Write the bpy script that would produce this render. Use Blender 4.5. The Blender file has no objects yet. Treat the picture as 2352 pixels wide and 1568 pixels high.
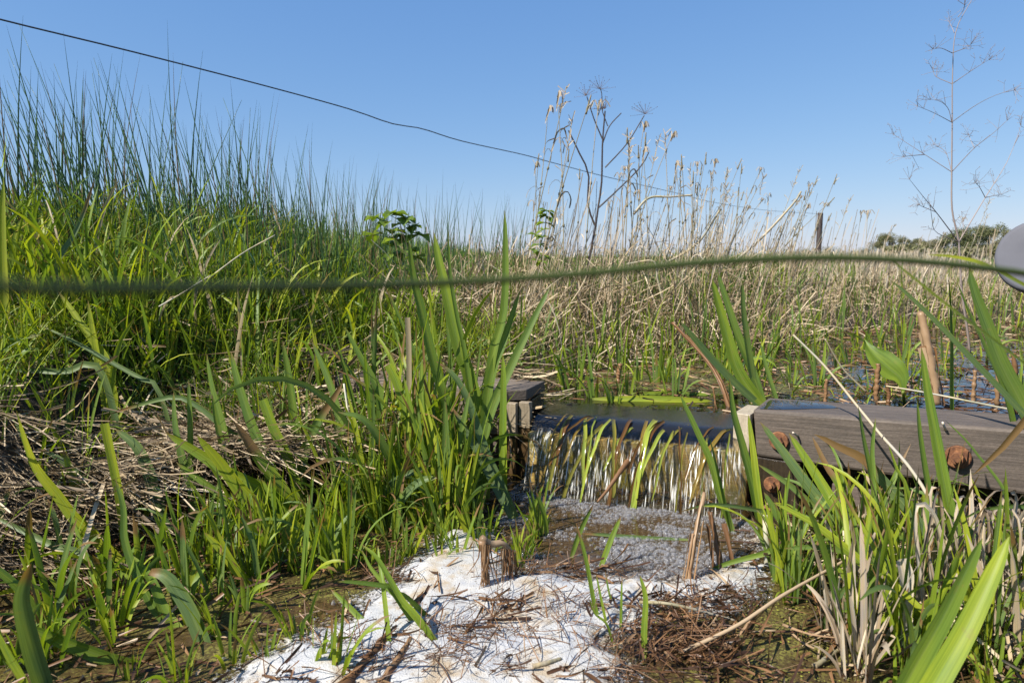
import bpy, math, random
import numpy as np
from mathutils import Vector
rng = np.random.default_rng(7); random.seed(7)
sc = bpy.context.scene; COL = sc.collection
# ---------------------------------------------------------------- camera geometry
CAMZ = 0.64; PITCH = math.radians(7.05); FPX = 1568.0
cp, sp = math.cos(PITCH), math.sin(PITCH)
def ray(px, py):
    cx = (px - 1176) / FPX; cy = -(py - 784) / FPX
    return np.array([cx, cp + cy * sp, -sp + cy * cp])
def P(px, py, Y):
    r = ray(px, py); return np.array([0, 0, CAMZ]) + r * (Y / r[1])
def G(px, py, z):
    r = ray(px, py); return np.array([0, 0, CAMZ]) + r * ((z - CAMZ) / r[2])
# ---------------------------------------------------------------- helpers
def tag(o, label=None, cat=None, group=None, kind=None):
    if label: o['label'] = label
    if cat: o['category'] = cat
    if group: o['group'] = group
    if kind: o['kind'] = kind
    return o
def link(o, parent=None):
    COL.objects.link(o)
    if parent is not None: o.parent = parent
    return o
def empty(name, loc, label, cat, group=None):
    o = bpy.data.objects.new(name, None); o.empty_display_size = .02
    o.location = [float(v) for v in loc]; link(o); return tag(o, label, cat, group)
class MB:
    """collects quads with a colour attribute (random, along, dry, across)"""
    def __init__(s): s.V=[]; s.F=[]; s.C=[]; s.n=0
    def add(s, V, F, C=None):
        V=np.asarray(V,float).reshape(-1,3); F=np.asarray(F,np.int64).reshape(-1,4)
        if C is None: C=np.tile([.5,.5,0,.5],(len(V),1))
        C=np.asarray(C,float)
        if C.ndim==1: C=np.tile(C,(len(V),1))
        s.V.append(V); s.F.append(F+s.n); s.C.append(C); s.n+=len(V)
    def mesh(s, name, mats, off=(0,0,0), smooth=True):
        me=bpy.data.meshes.new(name)
        V=np.concatenate(s.V)-np.asarray(off,float); F=np.concatenate(s.F); C=np.concatenate(s.C)
        me.vertices.add(len(V)); me.vertices.foreach_set('co',V.astype(np.float32).ravel())
        me.loops.add(F.size); me.loops.foreach_set('vertex_index',F.astype(np.int32).ravel())
        me.polygons.add(len(F)); me.polygons.foreach_set('loop_start',np.arange(len(F),dtype=np.int32)*4)
        me.polygons.foreach_set('use_smooth',np.full(len(F),smooth))
        ca=me.color_attributes.new('vc','FLOAT_COLOR','POINT'); ca.data.foreach_set('color',C.astype(np.float32).ravel())
        me.update(calc_edges=True)
        for m in (mats if isinstance(mats,(list,tuple)) else [mats]): me.materials.append(m)
        return me
    def obj(s, name, mats, parent=None, off=(0,0,0), smooth=True):
        o=bpy.data.objects.new(name, s.mesh(name,mats,off,smooth))
        if parent is None: o.location=[float(v) for v in off]
        return link(o,parent)
def prof_blade(t): return np.minimum(1,.72+1.2*t)*np.sqrt(np.clip(1-t**3.2,0,1))*.97+.03
def prof_grass(t): return (1-t)**.6*np.minimum(1,.6+2*t)*.95+.05
def prof_flat(t): return np.ones_like(t)*.9+.1*np.sin(9*t)
def prof_rush(t): return (1-t**2)*.92+.05
def ribbons(mb, base, az, L, th0, kap, W, ns=5, rnd=None, dry=None, prof=prof_grass, fold=0.25, kp=1.3, twist=0.0, tube=0):
    N=len(base); base=np.asarray(base,float)
    f=lambda a: np.broadcast_to(np.asarray(a,float),(N,)).copy()
    az,L,th0,kap,W=map(f,(az,L,th0,kap,W)); rnd=rng.random(N) if rnd is None else f(rnd); dry=np.zeros(N) if dry is None else f(dry)
    t=np.linspace(0,1,ns+1); th=th0[:,None]+kap[:,None]*t**kp
    dl=(L/ns)[:,None]; tm=.5*(th[:,1:]+th[:,:-1])
    h=np.concatenate([np.zeros((N,1)),np.cumsum(np.sin(tm)*dl,1)],1); v=np.concatenate([np.zeros((N,1)),np.cumsum(np.cos(tm)*dl,1)],1)
    ca,sa=np.cos(az)[:,None],np.sin(az)[:,None]
    Pt=np.stack([base[:,0,None]+h*ca, base[:,1,None]+h*sa, base[:,2,None]+v],-1)
    s=np.stack([-sa*np.ones_like(h),ca*np.ones_like(h),np.zeros_like(h)],-1)
    nrm=np.stack([-np.cos(th)*ca,-np.cos(th)*sa,np.sin(th)],-1)
    ps=(rng.uniform(-1,1,N)*1.2)[:,None]+ (rng.uniform(-1,1,N)*twist)[:,None]*t[None]
    c_,s_=np.cos(ps)[...,None],np.sin(ps)[...,None]
    side=s*c_+nrm*s_; up=-s*s_+nrm*c_
    w=(W[:,None]*prof(t)[None])[...,None]
    if tube:
        K=tube; cols=[Pt+w*.5*(math.cos(2*math.pi*k/K)*side+math.sin(2*math.pi*k/K)*up) for k in range(K)]
    elif fold>0:
        cols=[Pt-side*w*.5+up*w*fold*.5, Pt, Pt+side*w*.5+up*w*fold*.5]; K=3
    else:
        cols=[Pt-side*w*.5, Pt+side*w*.5]; K=2
    V=np.stack(cols,2)  # N,ns+1,K,3
    idx=np.arange(N*(ns+1)*K).reshape(N,ns+1,K)
    if tube:
        a=idx[:,:-1,:]; b=np.roll(idx,-1,2)[:,:-1,:]; c=np.roll(idx,-1,2)[:,1:,:]; d=idx[:,1:,:]
    else:
        a=idx[:,:-1,:-1]; b=idx[:,:-1,1:]; c=idx[:,1:,1:]; d=idx[:,1:,:-1]
    F=np.stack([a,b,c,d],-1).reshape(-1,4)
    C=np.zeros((N,ns+1,K,4)); C[...,0]=rnd[:,None,None]; C[...,1]=t[None,:,None]; C[...,2]=dry[:,None,None]; C[...,3]=np.linspace(0,1,K)[None,None,:]
    mb.add(V.reshape(-1,3),F,C.reshape(-1,4))
    return Pt
def spline(pts, n):
    pts=np.asarray(pts,float); m=len(pts)
    if m==2: return pts[0]+(pts[1]-pts[0])*np.linspace(0,1,n)[:,None]
    q=np.vstack([2*pts[0]-pts[1],pts,2*pts[-1]-pts[-2]])
    seg=np.concatenate([[0],np.cumsum(np.linalg.norm(np.diff(pts,axis=0),axis=1))]); u=np.linspace(0,seg[-1],n)
    out=[]
    for x in u:
        i=min(max(np.searchsorted(seg,x,side='right')-1,0),m-2); t=(x-seg[i])/max(seg[i+1]-seg[i],1e-9)
        p0,p1,p2,p3=q[i],q[i+1],q[i+2],q[i+3]
        out.append(.5*((2*p1)+(-p0+p2)*t+(2*p0-5*p1+4*p2-p3)*t*t+(-p0+3*p1-3*p2+p3)*t**3))
    return np.array(out)
def strip(mb, pts, W, prof=prof_blade, fold=.3, psi=0.0, twist=0.0, rnd=.5, dry=0.0, ns=14, cut=False, jitter=0.0):
    """one leaf along a 3-D polyline from base to tip"""
    Pt=spline(pts,ns+1); t=np.linspace(0,1,ns+1)
    T=np.gradient(Pt,axis=0); T/=np.linalg.norm(T,axis=1)[:,None]+1e-9
    ref=np.array([0,-1,.55]); ref/=np.linalg.norm(ref)
    S=np.cross(T,ref); S/=np.linalg.norm(S,axis=1)[:,None]+1e-9; U=np.cross(S,T)
    ps=psi+twist*t; c,s=np.cos(ps)[:,None],np.sin(ps)[:,None]
    side=S*c+U*s; up=-S*s+U*c
    w=(W*(np.minimum(1,.75+1.2*t) if cut else prof(t)))[:,None]
    if jitter: w=w*(1+jitter*rng.uniform(-1,1,(ns+1,1)))
    V=np.stack([Pt-side*w*.5+up*w*fold*.5,Pt-side*w*.25+up*w*fold*.2,Pt,Pt+side*w*.25+up*w*fold*.2,Pt+side*w*.5+up*w*fold*.5],1)
    idx=np.arange((ns+1)*5).reshape(ns+1,5)
    F=np.stack([idx[:-1,:-1],idx[:-1,1:],idx[1:,1:],idx[1:,:-1]],-1).reshape(-1,4)
    C=np.zeros((ns+1,5,4)); C[...,0]=rnd; C[...,1]=(t*(.9 if cut else 1))[:,None]; C[...,2]=dry; C[...,3]=np.linspace(0,1,5)
    mb.add(V.reshape(-1,3),F,C.reshape(-1,4))
def tube(mb, pts, r0, r1=None, K=6, ns=None, rnd=.5, dry=0.0, rough=0.0, cap=True):
    r1=r0 if r1 is None else r1
    ns=ns or max(2,3*(len(pts)-1)); Pt=spline(pts,ns+1); t=np.linspace(0,1,ns+1)
    T=np.gradient(Pt,axis=0); T/=np.linalg.norm(T,axis=1)[:,None]+1e-9
    a=np.array([.31,.2,.93]) if abs(T[0,2])<.8 else np.array([1.,.2,0])
    S=np.cross(T,a); S/=np.linalg.norm(S,axis=1)[:,None]; U=np.cross(S,T)
    r=(r0+(r1-r0)*t)[:,None]
    cols=[]
    for k in range(K):
        rr=r*(1+rough*rng.uniform(-1,1,(ns+1,1))) if rough else r
        cols.append(Pt+rr*(math.cos(2*math.pi*k/K)*S+math.sin(2*math.pi*k/K)*U))
    if cap:
        pre=[np.repeat(Pt[:1],1,0)]; 
        cols=[np.vstack([Pt[:1],c,Pt[-1:]]) for c in cols]; t=np.concatenate([[0],t,[1]])
    V=np.stack(cols,1); n=len(t); idx=np.arange(n*K).reshape(n,K); nx=np.roll(idx,-1,1)
    F=np.stack([idx[:-1],nx[:-1],nx[1:],idx[1:]],-1).reshape(-1,4)
    C=np.zeros((n,K,4)); C[...,0]=rnd; C[...,1]=t[:,None]; C[...,2]=dry; C[...,3]=.5
    mb.add(V.reshape(-1,3),F,C.reshape(-1,4))
def hexa(mb, c8, C=None, div=(1,1,1)):
    """box from 8 corners: bottom 0-3, top 4-7 (counter-clockwise)"""
    c=np.asarray(c8,float); V=c; F=[[0,3,2,1],[4,5,6,7],[0,1,5,4],[1,2,6,5],[2,3,7,6],[3,0,4,7]]
    mb.add(V,F,C)
def bevel(o, w=.004, seg=2):
    m=o.modifiers.new('bevel','BEVEL'); m.width=w; m.segments=seg; m.limit_method='ANGLE'; return o
# value noise
def _h(i,j,s): 
    x=np.sin(i*127.1+j*311.7+s*74.7)*43758.5453; return x-np.floor(x)
def vnoise(x,y,s=0):
    i=np.floor(x); j=np.floor(y); u=x-i; v=y-j; u=u*u*(3-2*u); v=v*v*(3-2*v)
    return (_h(i,j,s)*(1-u)+_h(i+1,j,s)*u)*(1-v)+(_h(i,j+1,s)*(1-u)+_h(i+1,j+1,s)*u)*v
def fbm(x,y,s=0,o=4):
    r=0;a=.5
    for k in range(o): r=r+a*vnoise(x*2**k,y*2**k,s+k*3.1); a*=.5
    return r
def sstep(x): x=np.clip(x,0,1); return x*x*(3-2*x)
def sdf(x,y,poly):
    x=np.asarray(x,float); y=np.asarray(y,float); d=np.full(x.shape,1e9); ins=np.zeros(x.shape,bool); n=len(poly)
    for k in range(n):
        ax,ay=poly[k]; bx,by=poly[(k+1)%n]; ex,ey=bx-ax,by-ay
        t=np.clip(((x-ax)*ex+(y-ay)*ey)/(ex*ex+ey*ey+1e-12),0,1)
        d=np.minimum(d,(x-ax-t*ex)**2+(y-ay-t*ey)**2)
        c=((ay>y)!=(by>y)); xi=ax+(y-ay)*ex/(ey if abs(ey)>1e-12 else 1e-12); ins^=c&(x<xi)
    d=np.sqrt(d); return np.where(ins,-d,d)
# ---------------------------------------------------------------- materials
def mat(name):
    m=bpy.data.materials.new(name); m.use_nodes=True; nt=m.node_tree; nt.nodes.clear()
    return m,nt
def N(nt,t,ins=None,**kw):
    n=nt.nodes.new(t)
    for k,v in kw.items(): setattr(n,k,v)
    for k,v in (ins or {}).items():
        if hasattr(v,'is_linked') or isinstance(v,bpy.types.NodeSocket): nt.links.new(v,n.inputs[k])
        else: n.inputs[k].default_value=v
    return n
def ramp(nt,fac,stops,interp='LINEAR'):
    r=nt.nodes.new('ShaderNodeValToRGB'); r.color_ramp.interpolation=interp
    e=r.color_ramp.elements
    while len(e)<len(stops): e.new(.5)
    for k,(p,c) in enumerate(stops): e[k].position=p; e[k].color=(*c,1) if len(c)==3 else c
    nt.links.new(fac,r.inputs[0]); return r.outputs[0]
def mix(nt,f,a,b,mode='MIX'):
    n=nt.nodes.new('ShaderNodeMix'); n.data_type='RGBA'; n.blend_type=mode
    for s,v in ((n.inputs[0],f),(n.inputs[6],a),(n.inputs[7],b)):
        if isinstance(v,bpy.types.NodeSocket): nt.links.new(v,s)
        else: s.default_value=v if isinstance(v,(int,float)) else ((*v,1) if len(v)==3 else v)
    return n.outputs[2]
def mth(nt,op,a,b=0.0,clamp=False):
    n=nt.nodes.new('ShaderNodeMath'); n.operation=op; n.use_clamp=clamp
    for s,v in ((n.inputs[0],a),(n.inputs[1],b)):
        if isinstance(v,bpy.types.NodeSocket): nt.links.new(v,s)
        else: s.default_value=v
    return n.outputs[0]
def vc(nt):
    a=N(nt,'ShaderNodeAttribute',attribute_name='vc'); s=N(nt,'ShaderNodeSeparateColor',{'Color':a.outputs['Color']})
    return s.outputs[0],s.outputs[1],s.outputs[2],a.outputs['Alpha']
def objnoise(nt,scale,detail=4,rough=.6,vec=None):
    if vec is None: vec=N(nt,'ShaderNodeTexCoord').outputs['Object']
    return N(nt,'ShaderNodeTexNoise',{'Vector':vec,'Scale':scale,'Detail':detail,'Roughness':rough}).outputs[0]
def out(nt,s): N(nt,'ShaderNodeOutputMaterial',{'Surface':s})
def leafmat(name, stops, tipcol=(.22,.13,.05), trans=.40, tipstart=.9, rough=.48, tcol=(1.15,1.2,.45), stripes=True, basec=(.30,.33,.09), drycol=(.40,.31,.19)):
    m,nt=mat(name); r,t,d,u=vc(nt)
    c=ramp(nt,r,stops)
    if stripes:
        v=N(nt,'ShaderNodeCombineXYZ',{'X':mth(nt,'MULTIPLY',u,14.0),'Y':mth(nt,'MULTIPLY',t,1.6),'Z':mth(nt,'MULTIPLY',r,77.0)}).outputs[0]
        nz=N(nt,'ShaderNodeTexNoise',{'Vector':v,'Scale':1.0,'Detail':3.0}).outputs[0]
        c=mix(nt,1.0,c,ramp(nt,nz,[(.25,(.62,.66,.6)),(.75,(1.28,1.22,1.3))]),'MULTIPLY')
        mid=mth(nt,'LESS_THAN',mth(nt,'ABSOLUTE',mth(nt,'SUBTRACT',u,.5)),.05)
        c=mix(nt,mth(nt,'MULTIPLY',mid,.2),c,(.26,.32,.12))
        v2=N(nt,'ShaderNodeCombineXYZ',{'X':mth(nt,'MULTIPLY',u,2.0),'Y':mth(nt,'MULTIPLY',t,3.5),'Z':mth(nt,'MULTIPLY',r,191.0)}).outputs[0]
        n3=N(nt,'ShaderNodeTexNoise',{'Vector':v2,'Scale':1.0,'Detail':2.0}).outputs[0]
        c=mix(nt,1.0,c,ramp(nt,n3,[(.3,(.80,.86,.95)),(.7,(1.3,1.14,.85))]),'MULTIPLY')
        blot=objnoise(nt,38,3)
        c=mix(nt,ramp(nt,blot,[(.63,(0,0,0)),(.72,(.55,.55,.55))]),c,(.24,.22,.05))
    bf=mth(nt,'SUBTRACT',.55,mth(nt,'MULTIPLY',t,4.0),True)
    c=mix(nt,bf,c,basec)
    # brown tips on some leaves
    th=mth(nt,'SUBTRACT',tipstart+.08,mth(nt,'MULTIPLY',d,.45))
    tf=mth(nt,'MULTIPLY',mth(nt,'SUBTRACT',t,th),14.0,True)
    c=mix(nt,tf,c,tipcol)
    full=mth(nt,'GREATER_THAN',d,.9); c=mix(nt,full,c,drycol)
    b=N(nt,'ShaderNodeBsdfPrincipled',{'Base Color':c,'Roughness':rough,'Specular IOR Level':.32})
    tr=N(nt,'ShaderNodeBsdfTranslucent',{'Color':mix(nt,1.0,c,tcol,'MULTIPLY')})
    out(nt,N(nt,'ShaderNodeMixShader',{0:trans,1:b.outputs[0],2:tr.outputs[0]}).outputs[0]); return m
GREEN=[(0,(.125,.190,.085)),(.35,(.135,.220,.036)),(.65,(.205,.295,.026)),(1,(.350,.400,.028))]
M={}
M['leaf']=leafmat('green_leaf',GREEN)
M['grass']=leafmat('meadow_grass',[(0,(.060,.115,.030)),(.5,(.115,.190,.022)),(.85,(.200,.265,.028)),(1,(.30,.27,.11))],trans=.4,stripes=False,basec=(.13,.14,.05))
M['rush']=leafmat('rush_stem',[(0,(.036,.080,.030)),(.6,(.066,.130,.034)),(.9,(.120,.180,.036)),(1,(.18,.125,.06))],trans=.06,stripes=False,basec=(.09,.13,.03),rough=.34,tipcol=(.06,.04,.035),tipstart=.93)
M['straw']=leafmat('dry_straw',[(0,(.15,.11,.08)),(.35,(.30,.245,.185)),(.75,(.43,.365,.285)),(1,(.60,.545,.46))],trans=.18,tcol=(1,.9,.7),basec=(.25,.18,.11),tipcol=(.42,.34,.24),drycol=(.4,.3,.2),rough=.55)
M['thatch']=leafmat('old_straw',[(0,(.06,.040,.020)),(.3,(.18,.125,.068)),(.7,(.40,.30,.175)),(1,(.60,.49,.33))],trans=.08,tcol=(1,.9,.7),basec=(.16,.11,.07),tipcol=(.36,.28,.19),drycol=(.4,.3,.2),rough=.6,stripes=False)
M['litter']=leafmat('wet_litter',[(0,(.035,.018,.010)),(.4,(.10,.048,.022)),(.75,(.22,.115,.05)),(1,(.42,.31,.19))],trans=.05,tcol=(1,.8,.5),basec=(.10,.06,.03),tipcol=(.18,.10,.05),rough=.42,stripes=False)
M['skeleton']=leafmat('pale_dead_stem',[(0,(.10,.08,.08)),(1,(.30,.24,.21))],trans=.0,stripes=False,basec=(.16,.12,.09),tipcol=(.28,.23,.21),rough=.6)
M['darkstem']=leafmat('dark_stem',[(0,(.030,.024,.024)),(1,(.16,.105,.085))],trans=.0,stripes=False,basec=(.12,.09,.06),tipcol=(.09,.06,.05),rough=.5)
M['palestem']=leafmat('pale_stick',[(0,(.42,.36,.28)),(1,(.66,.61,.53))],trans=.0,stripes=True,basec=(.4,.34,.26),tipcol=(.6,.54,.45),rough=.6)
M['trail']=leafmat('trailing_leaf',[(0,(.12,.055,.020)),(.35,(.22,.13,.03)),(.6,(.20,.24,.04)),(1,(.30,.38,.06))],trans=.3,basec=(.16,.10,.04),tipcol=(.25,.26,.08),rough=.12)
M['stemolive']=leafmat('olive_stem',[(0,(.070,.095,.022)),(1,(.085,.11,.025))],trans=.15,stripes=False,basec=(.07,.09,.03),tipcol=(.09,.11,.03),rough=.6)
M['treeleaf']=leafmat('tree_leaf',[(0,(.090,.112,.055)),(.5,(.140,.152,.066)),(1,(.200,.172,.095))],trans=.2,stripes=False,basec=(.12,.13,.06),tipcol=(.15,.15,.07),rough=.9)  # lightened and greyed: distance haze is put into the leaf colour
def wood(name,c0,c1,stain=None,grain=(3,3,60),wet=False,rough=.7,bump=.35):
    m,nt=mat(name); tc=N(nt,'ShaderNodeTexCoord').outputs['Object']
    mp=N(nt,'ShaderNodeMapping',{'Vector':tc,'Scale':grain}).outputs[0]
    g=objnoise(nt,3.0,8,.65,mp); g2=objnoise(nt,14,5,.7); g3=objnoise(nt,160,3,.6)
    c=ramp(nt,g,[(.28,c0),(.72,c1)])
    c=mix(nt,.5,c,ramp(nt,g2,[(.3,(.62,.60,.58)),(.7,(1.2,1.2,1.2))]),'MULTIPLY')
    c=mix(nt,.35,c,ramp(nt,g3,[(.35,(.6,.6,.6)),(.65,(1.2,1.2,1.2))]),'MULTIPLY')
    if stain: c=mix(nt,ramp(nt,objnoise(nt,9,4),[(.42,(0,0,0)),(.58,(1,1,1))]),c,stain)
    h=mth(nt,'ADD',mth(nt,'MULTIPLY',g,.7),mth(nt,'MULTIPLY',g3,.35))
    bp=N(nt,'ShaderNodeBump',{'Height':h,'Strength':bump,'Distance':.004})
    b=N(nt,'ShaderNodeBsdfPrincipled',{'Base Color':c,'Roughness':.16 if wet else rough,'Normal':bp.outputs[0]})
    out(nt,b.outputs[0]); return m
M['timber']=wood('weathered_timber',(.052,.041,.032),(.160,.124,.096),grain=(60,60,2.0),bump=.5)
M['timber_grey']=wood('grey_timber',(.085,.062,.044),(.25,.195,.145),grain=(50,50,2.5),bump=.5)
M['timber_wet']=wood('wet_timber',(.016,.012,.008),(.055,.040,.024),grain=(40,40,3),wet=True)
M['timber_low']=wood('lower_timber',(.075,.055,.045),(.15,.112,.092),grain=(60,60,3))
M['jamb']=wood('pale_board',(.36,.29,.20),(.52,.44,.32),grain=(50,50,2),rough=.45)
M['jamb_wet']=wood('stained_board',(.16,.075,.012),(.46,.24,.05),stain=(.05,.030,.014),grain=(12,12,4),wet=True)
M['jamb_old']=wood('old_pale_board',(.20,.155,.10),(.36,.29,.20),grain=(50,50,2),rough=.5)
M['jamb_dark']=wood('soaked_board',(.040,.022,.010),(.15,.095,.045),grain=(30,30,3),wet=True)
M['board']=wood('sill_board',(.26,.16,.045),(.58,.47,.20),stain=(.20,.19,.04),grain=(60,60,4),wet=True)
def rustmat():
    m,nt=mat('rusty_iron'); a=objnoise(nt,60,6,.7); b_=objnoise(nt,260,3,.6)
    c=ramp(nt,a,[(.3,(.035,.016,.010)),(.5,(.15,.060,.024)),(.72,(.34,.155,.06))])
    bp=N(nt,'ShaderNodeBump',{'Height':mth(nt,'ADD',a,b_),'Strength':.55,'Distance':.0015})
    out(nt,N(nt,'ShaderNodeBsdfPrincipled',{'Base Color':c,'Roughness':.85,'Normal':bp.outputs[0]}).outputs[0]); return m
M['rust']=rustmat()
def groundmat():
    m,nt=mat('bank_earth'); pos=N(nt,'ShaderNodeNewGeometry').outputs['Position']
    a=objnoise(nt,5,7,.7,pos); b_=objnoise(nt,70,5,.7,pos)
    earth=ramp(nt,a,[(.3,(.022,.015,.009)),(.55,(.060,.040,.024)),(.8,(.13,.095,.055))])
    earth=mix(nt,.6,earth,ramp(nt,b_,[(.3,(.5,.5,.5)),(.7,(1.3,1.3,1.25))]),'MULTIPLY')
    sep=N(nt,'ShaderNodeSeparateXYZ',{'Vector':pos}).outputs
    far=mth(nt,'MULTIPLY',mth(nt,'SUBTRACT',sep[1],4.5),.25,True)
    turf=ramp(nt,a,[(.3,(.040,.070,.016)),(.6,(.075,.115,.024)),(.8,(.16,.14,.06))])
    c=mix(nt,far,earth,turf)
    bp=N(nt,'ShaderNodeBump',{'Height':mth(nt,'ADD',a,mth(nt,'MULTIPLY',b_,.4)),'Strength':.9,'Distance':.03})
    out(nt,N(nt,'ShaderNodeBsdfPrincipled',{'Base Color':c,'Roughness':.85,'Normal':bp.outputs[0]}).outputs[0]); return m
M['earth']=groundmat()
def streammat():
    m,nt=mat('shallow_stream'); pos=N(nt,'ShaderNodeNewGeometry').outputs['Position']
    a=objnoise(nt,7,6,.65,pos); b_=objnoise(nt,90,4,.7,pos); d=N(nt,'ShaderNodeTexVoronoi',{'Vector':pos,'Scale':260.0}).outputs['Color']
    sv=N(nt,'ShaderNodeSeparateColor',{'Color':d}).outputs[0]
    rr_,t_,d_,u_=vc(nt)
    water=ramp(nt,b_,[(.3,(.022,.013,.006)),(.7,(.10,.062,.026))])
    alg=mix(nt,ramp(nt,sv,[(.55,(0,0,0)),(.75,(1,1,1))]),(.075,.058,.020),(.165,.150,.036))
    f=ramp(nt,mth(nt,'ADD',mth(nt,'MULTIPLY',a,.75),mth(nt,'MULTIPLY',b_,.25)),[(.44,(0,0,0)),(.55,(1,1,1))])
    f=mth(nt,'MULTIPLY',f,rr_); c=mix(nt,f,water,alg)
    bp=N(nt,'ShaderNodeBump',{'Height':mth(nt,'ADD',mth(nt,'MULTIPLY',f,.5),mth(nt,'MULTIPLY',sv,.5)),'Strength':.5,'Distance':.004})
    rg=N(nt,'ShaderNodeMapRange',{'Value':f,3:.06,4:.5}).outputs[0]
    out(nt,N(nt,'ShaderNodeBsdfPrincipled',{'Base Color':c,'Roughness':rg,'IOR':1.33,'Normal':bp.outputs[0]}).outputs[0]); return m
M['stream']=streammat()
def pondmat():
    m,nt=mat('pond_surface'); pos=N(nt,'ShaderNodeNewGeometry').outputs['Position']
    r,t,d,u=vc(nt)     # r: scum cover
    a=objnoise(nt,4.5,6,.7,pos); b_=objnoise(nt,45,5,.75,pos); v=N(nt,'ShaderNodeSeparateColor',{'Color':N(nt,'ShaderNodeTexVoronoi',{'Vector':pos,'Scale':140.0}).outputs['Color']}).outputs[0]
    cov=mth(nt,'ADD',mth(nt,'ADD',mth(nt,'MULTIPLY',a,.7),mth(nt,'MULTIPLY',b_,.55)),mth(nt,'SUBTRACT',mth(nt,'MULTIPLY',r,.8),.78))
    f=ramp(nt,cov,[(.30,(0,0,0)),(.40,(1,1,1))])
    scum=mix(nt,ramp(nt,v,[(.5,(0,0,0)),(.8,(1,1,1))]),(.060,.055,.020),(.17,.165,.045))
    scum=mix(nt,ramp(nt,b_,[(.5,(0,0,0)),(.7,(.8,.8,.8))]),scum,(.10,.062,.03))
    w=N(nt,'ShaderNodeTexNoise',{'Vector':N(nt,'ShaderNodeMapping',{'Vector':pos,'Scale':(9,22,9)}).outputs[0],'Scale':1.0,'Detail':3.0}).outputs[0]
    bp=N(nt,'ShaderNodeBump',{'Height':w,'Strength':.10,'Distance':.02})
    bp2=N(nt,'ShaderNodeBump',{'Height':mth(nt,'ADD',b_,mth(nt,'MULTIPLY',v,.5)),'Strength':.7,'Distance':.006})
    wat=N(nt,'ShaderNodeBsdfPrincipled',{'Base Color':(.010,.008,.004,1),'Roughness':.02,'IOR':1.55,'Normal':bp.outputs[0]})
    sb=N(nt,'ShaderNodeBsdfPrincipled',{'Base Color':scum,'Roughness':.45,'IOR':1.33,'Normal':bp2.outputs[0]})
    out(nt,N(nt,'ShaderNodeMixShader',{0:f,1:wat.outputs[0],2:sb.outputs[0]}).outputs[0]); return m
M['pond']=pondmat()
def fallmat():
    m,nt=mat('falling_water'); r,t,d,u=vc(nt)  # t: 0 still .. 1 falling ; u across metres
    v=N(nt,'ShaderNodeCombineXYZ',{'X':mth(nt,'MULTIPLY',u,170.0),'Y':mth(nt,'MULTIPLY',r,9.0),'Z':0.0}).outputs[0]
    n1=N(nt,'ShaderNodeTexNoise',{'Vector':v,'Scale':1.0,'Detail':5.0,'Roughness':.65,'Distortion':.4}).outputs[0]
    v2=N(nt,'ShaderNodeCombineXYZ',{'X':mth(nt,'MULTIPLY',u,420.0),'Y':mth(nt,'MULTIPLY',r,16.0),'Z':3.0}).outputs[0]
    n2=N(nt,'ShaderNodeTexNoise',{'Vector':v2,'Scale':1.0,'Detail':3.0,'Roughness':.6}).outputs[0]
    h=mth(nt,'MULTIPLY',mth(nt,'ADD',n1,mth(nt,'MULTIPLY',n2,.6)),mth(nt,'ADD',t,.07))
    bp=N(nt,'ShaderNodeBump',{'Height':h,'Strength':1.0,'Distance':.012})
    fr=N(nt,'ShaderNodeFresnel',{'IOR':1.33,'Normal':bp.outputs[0]}).outputs[0]
    deep=N(nt,'ShaderNodeBsdfPrincipled',{'Base Color':(.012,.011,.010,1),'Roughness':.04,'IOR':1.5,'Normal':bp.outputs[0]})
    tint=ramp(nt,n1,[(.35,(.97,.86,.55)),(.6,(1,.97,.86))])
    tr=N(nt,'ShaderNodeBsdfTransparent',{'Color':tint})
    gl=N(nt,'ShaderNodeBsdfGlossy',{'Color':(1,1,1,1),'Roughness':.085,'Normal':bp.outputs[0]})
    glass=N(nt,'ShaderNodeMixShader',{0:mth(nt,'ADD',mth(nt,'MULTIPLY',fr,1.0),.05,True),1:tr.outputs[0],2:gl.outputs[0]})
    wh=N(nt,'ShaderNodeBsdfDiffuse',{'Color':(.80,.78,.70,1)})  # white streaks: foamy strands, with some sparkle painted in as plain colour
    wf=mth(nt,'MULTIPLY',ramp(nt,mth(nt,'MULTIPLY',n1,mth(nt,'ADD',n2,.5)),[(.55,(0,0,0)),(.67,(.8,.8,.8))]),mth(nt,'MULTIPLY',mth(nt,'SUBTRACT',t,.45),2.0,True))
    g2=N(nt,'ShaderNodeMixShader',{0:wf,1:glass.outputs[0],2:wh.outputs[0]})
    f=mth(nt,'MULTIPLY',mth(nt,'SUBTRACT',t,.10),4.5,True)
    out(nt,N(nt,'ShaderNodeMixShader',{0:f,1:deep.outputs[0],2:g2.outputs[0]}).outputs[0]); return m
M['fall']=fallmat()
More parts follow.
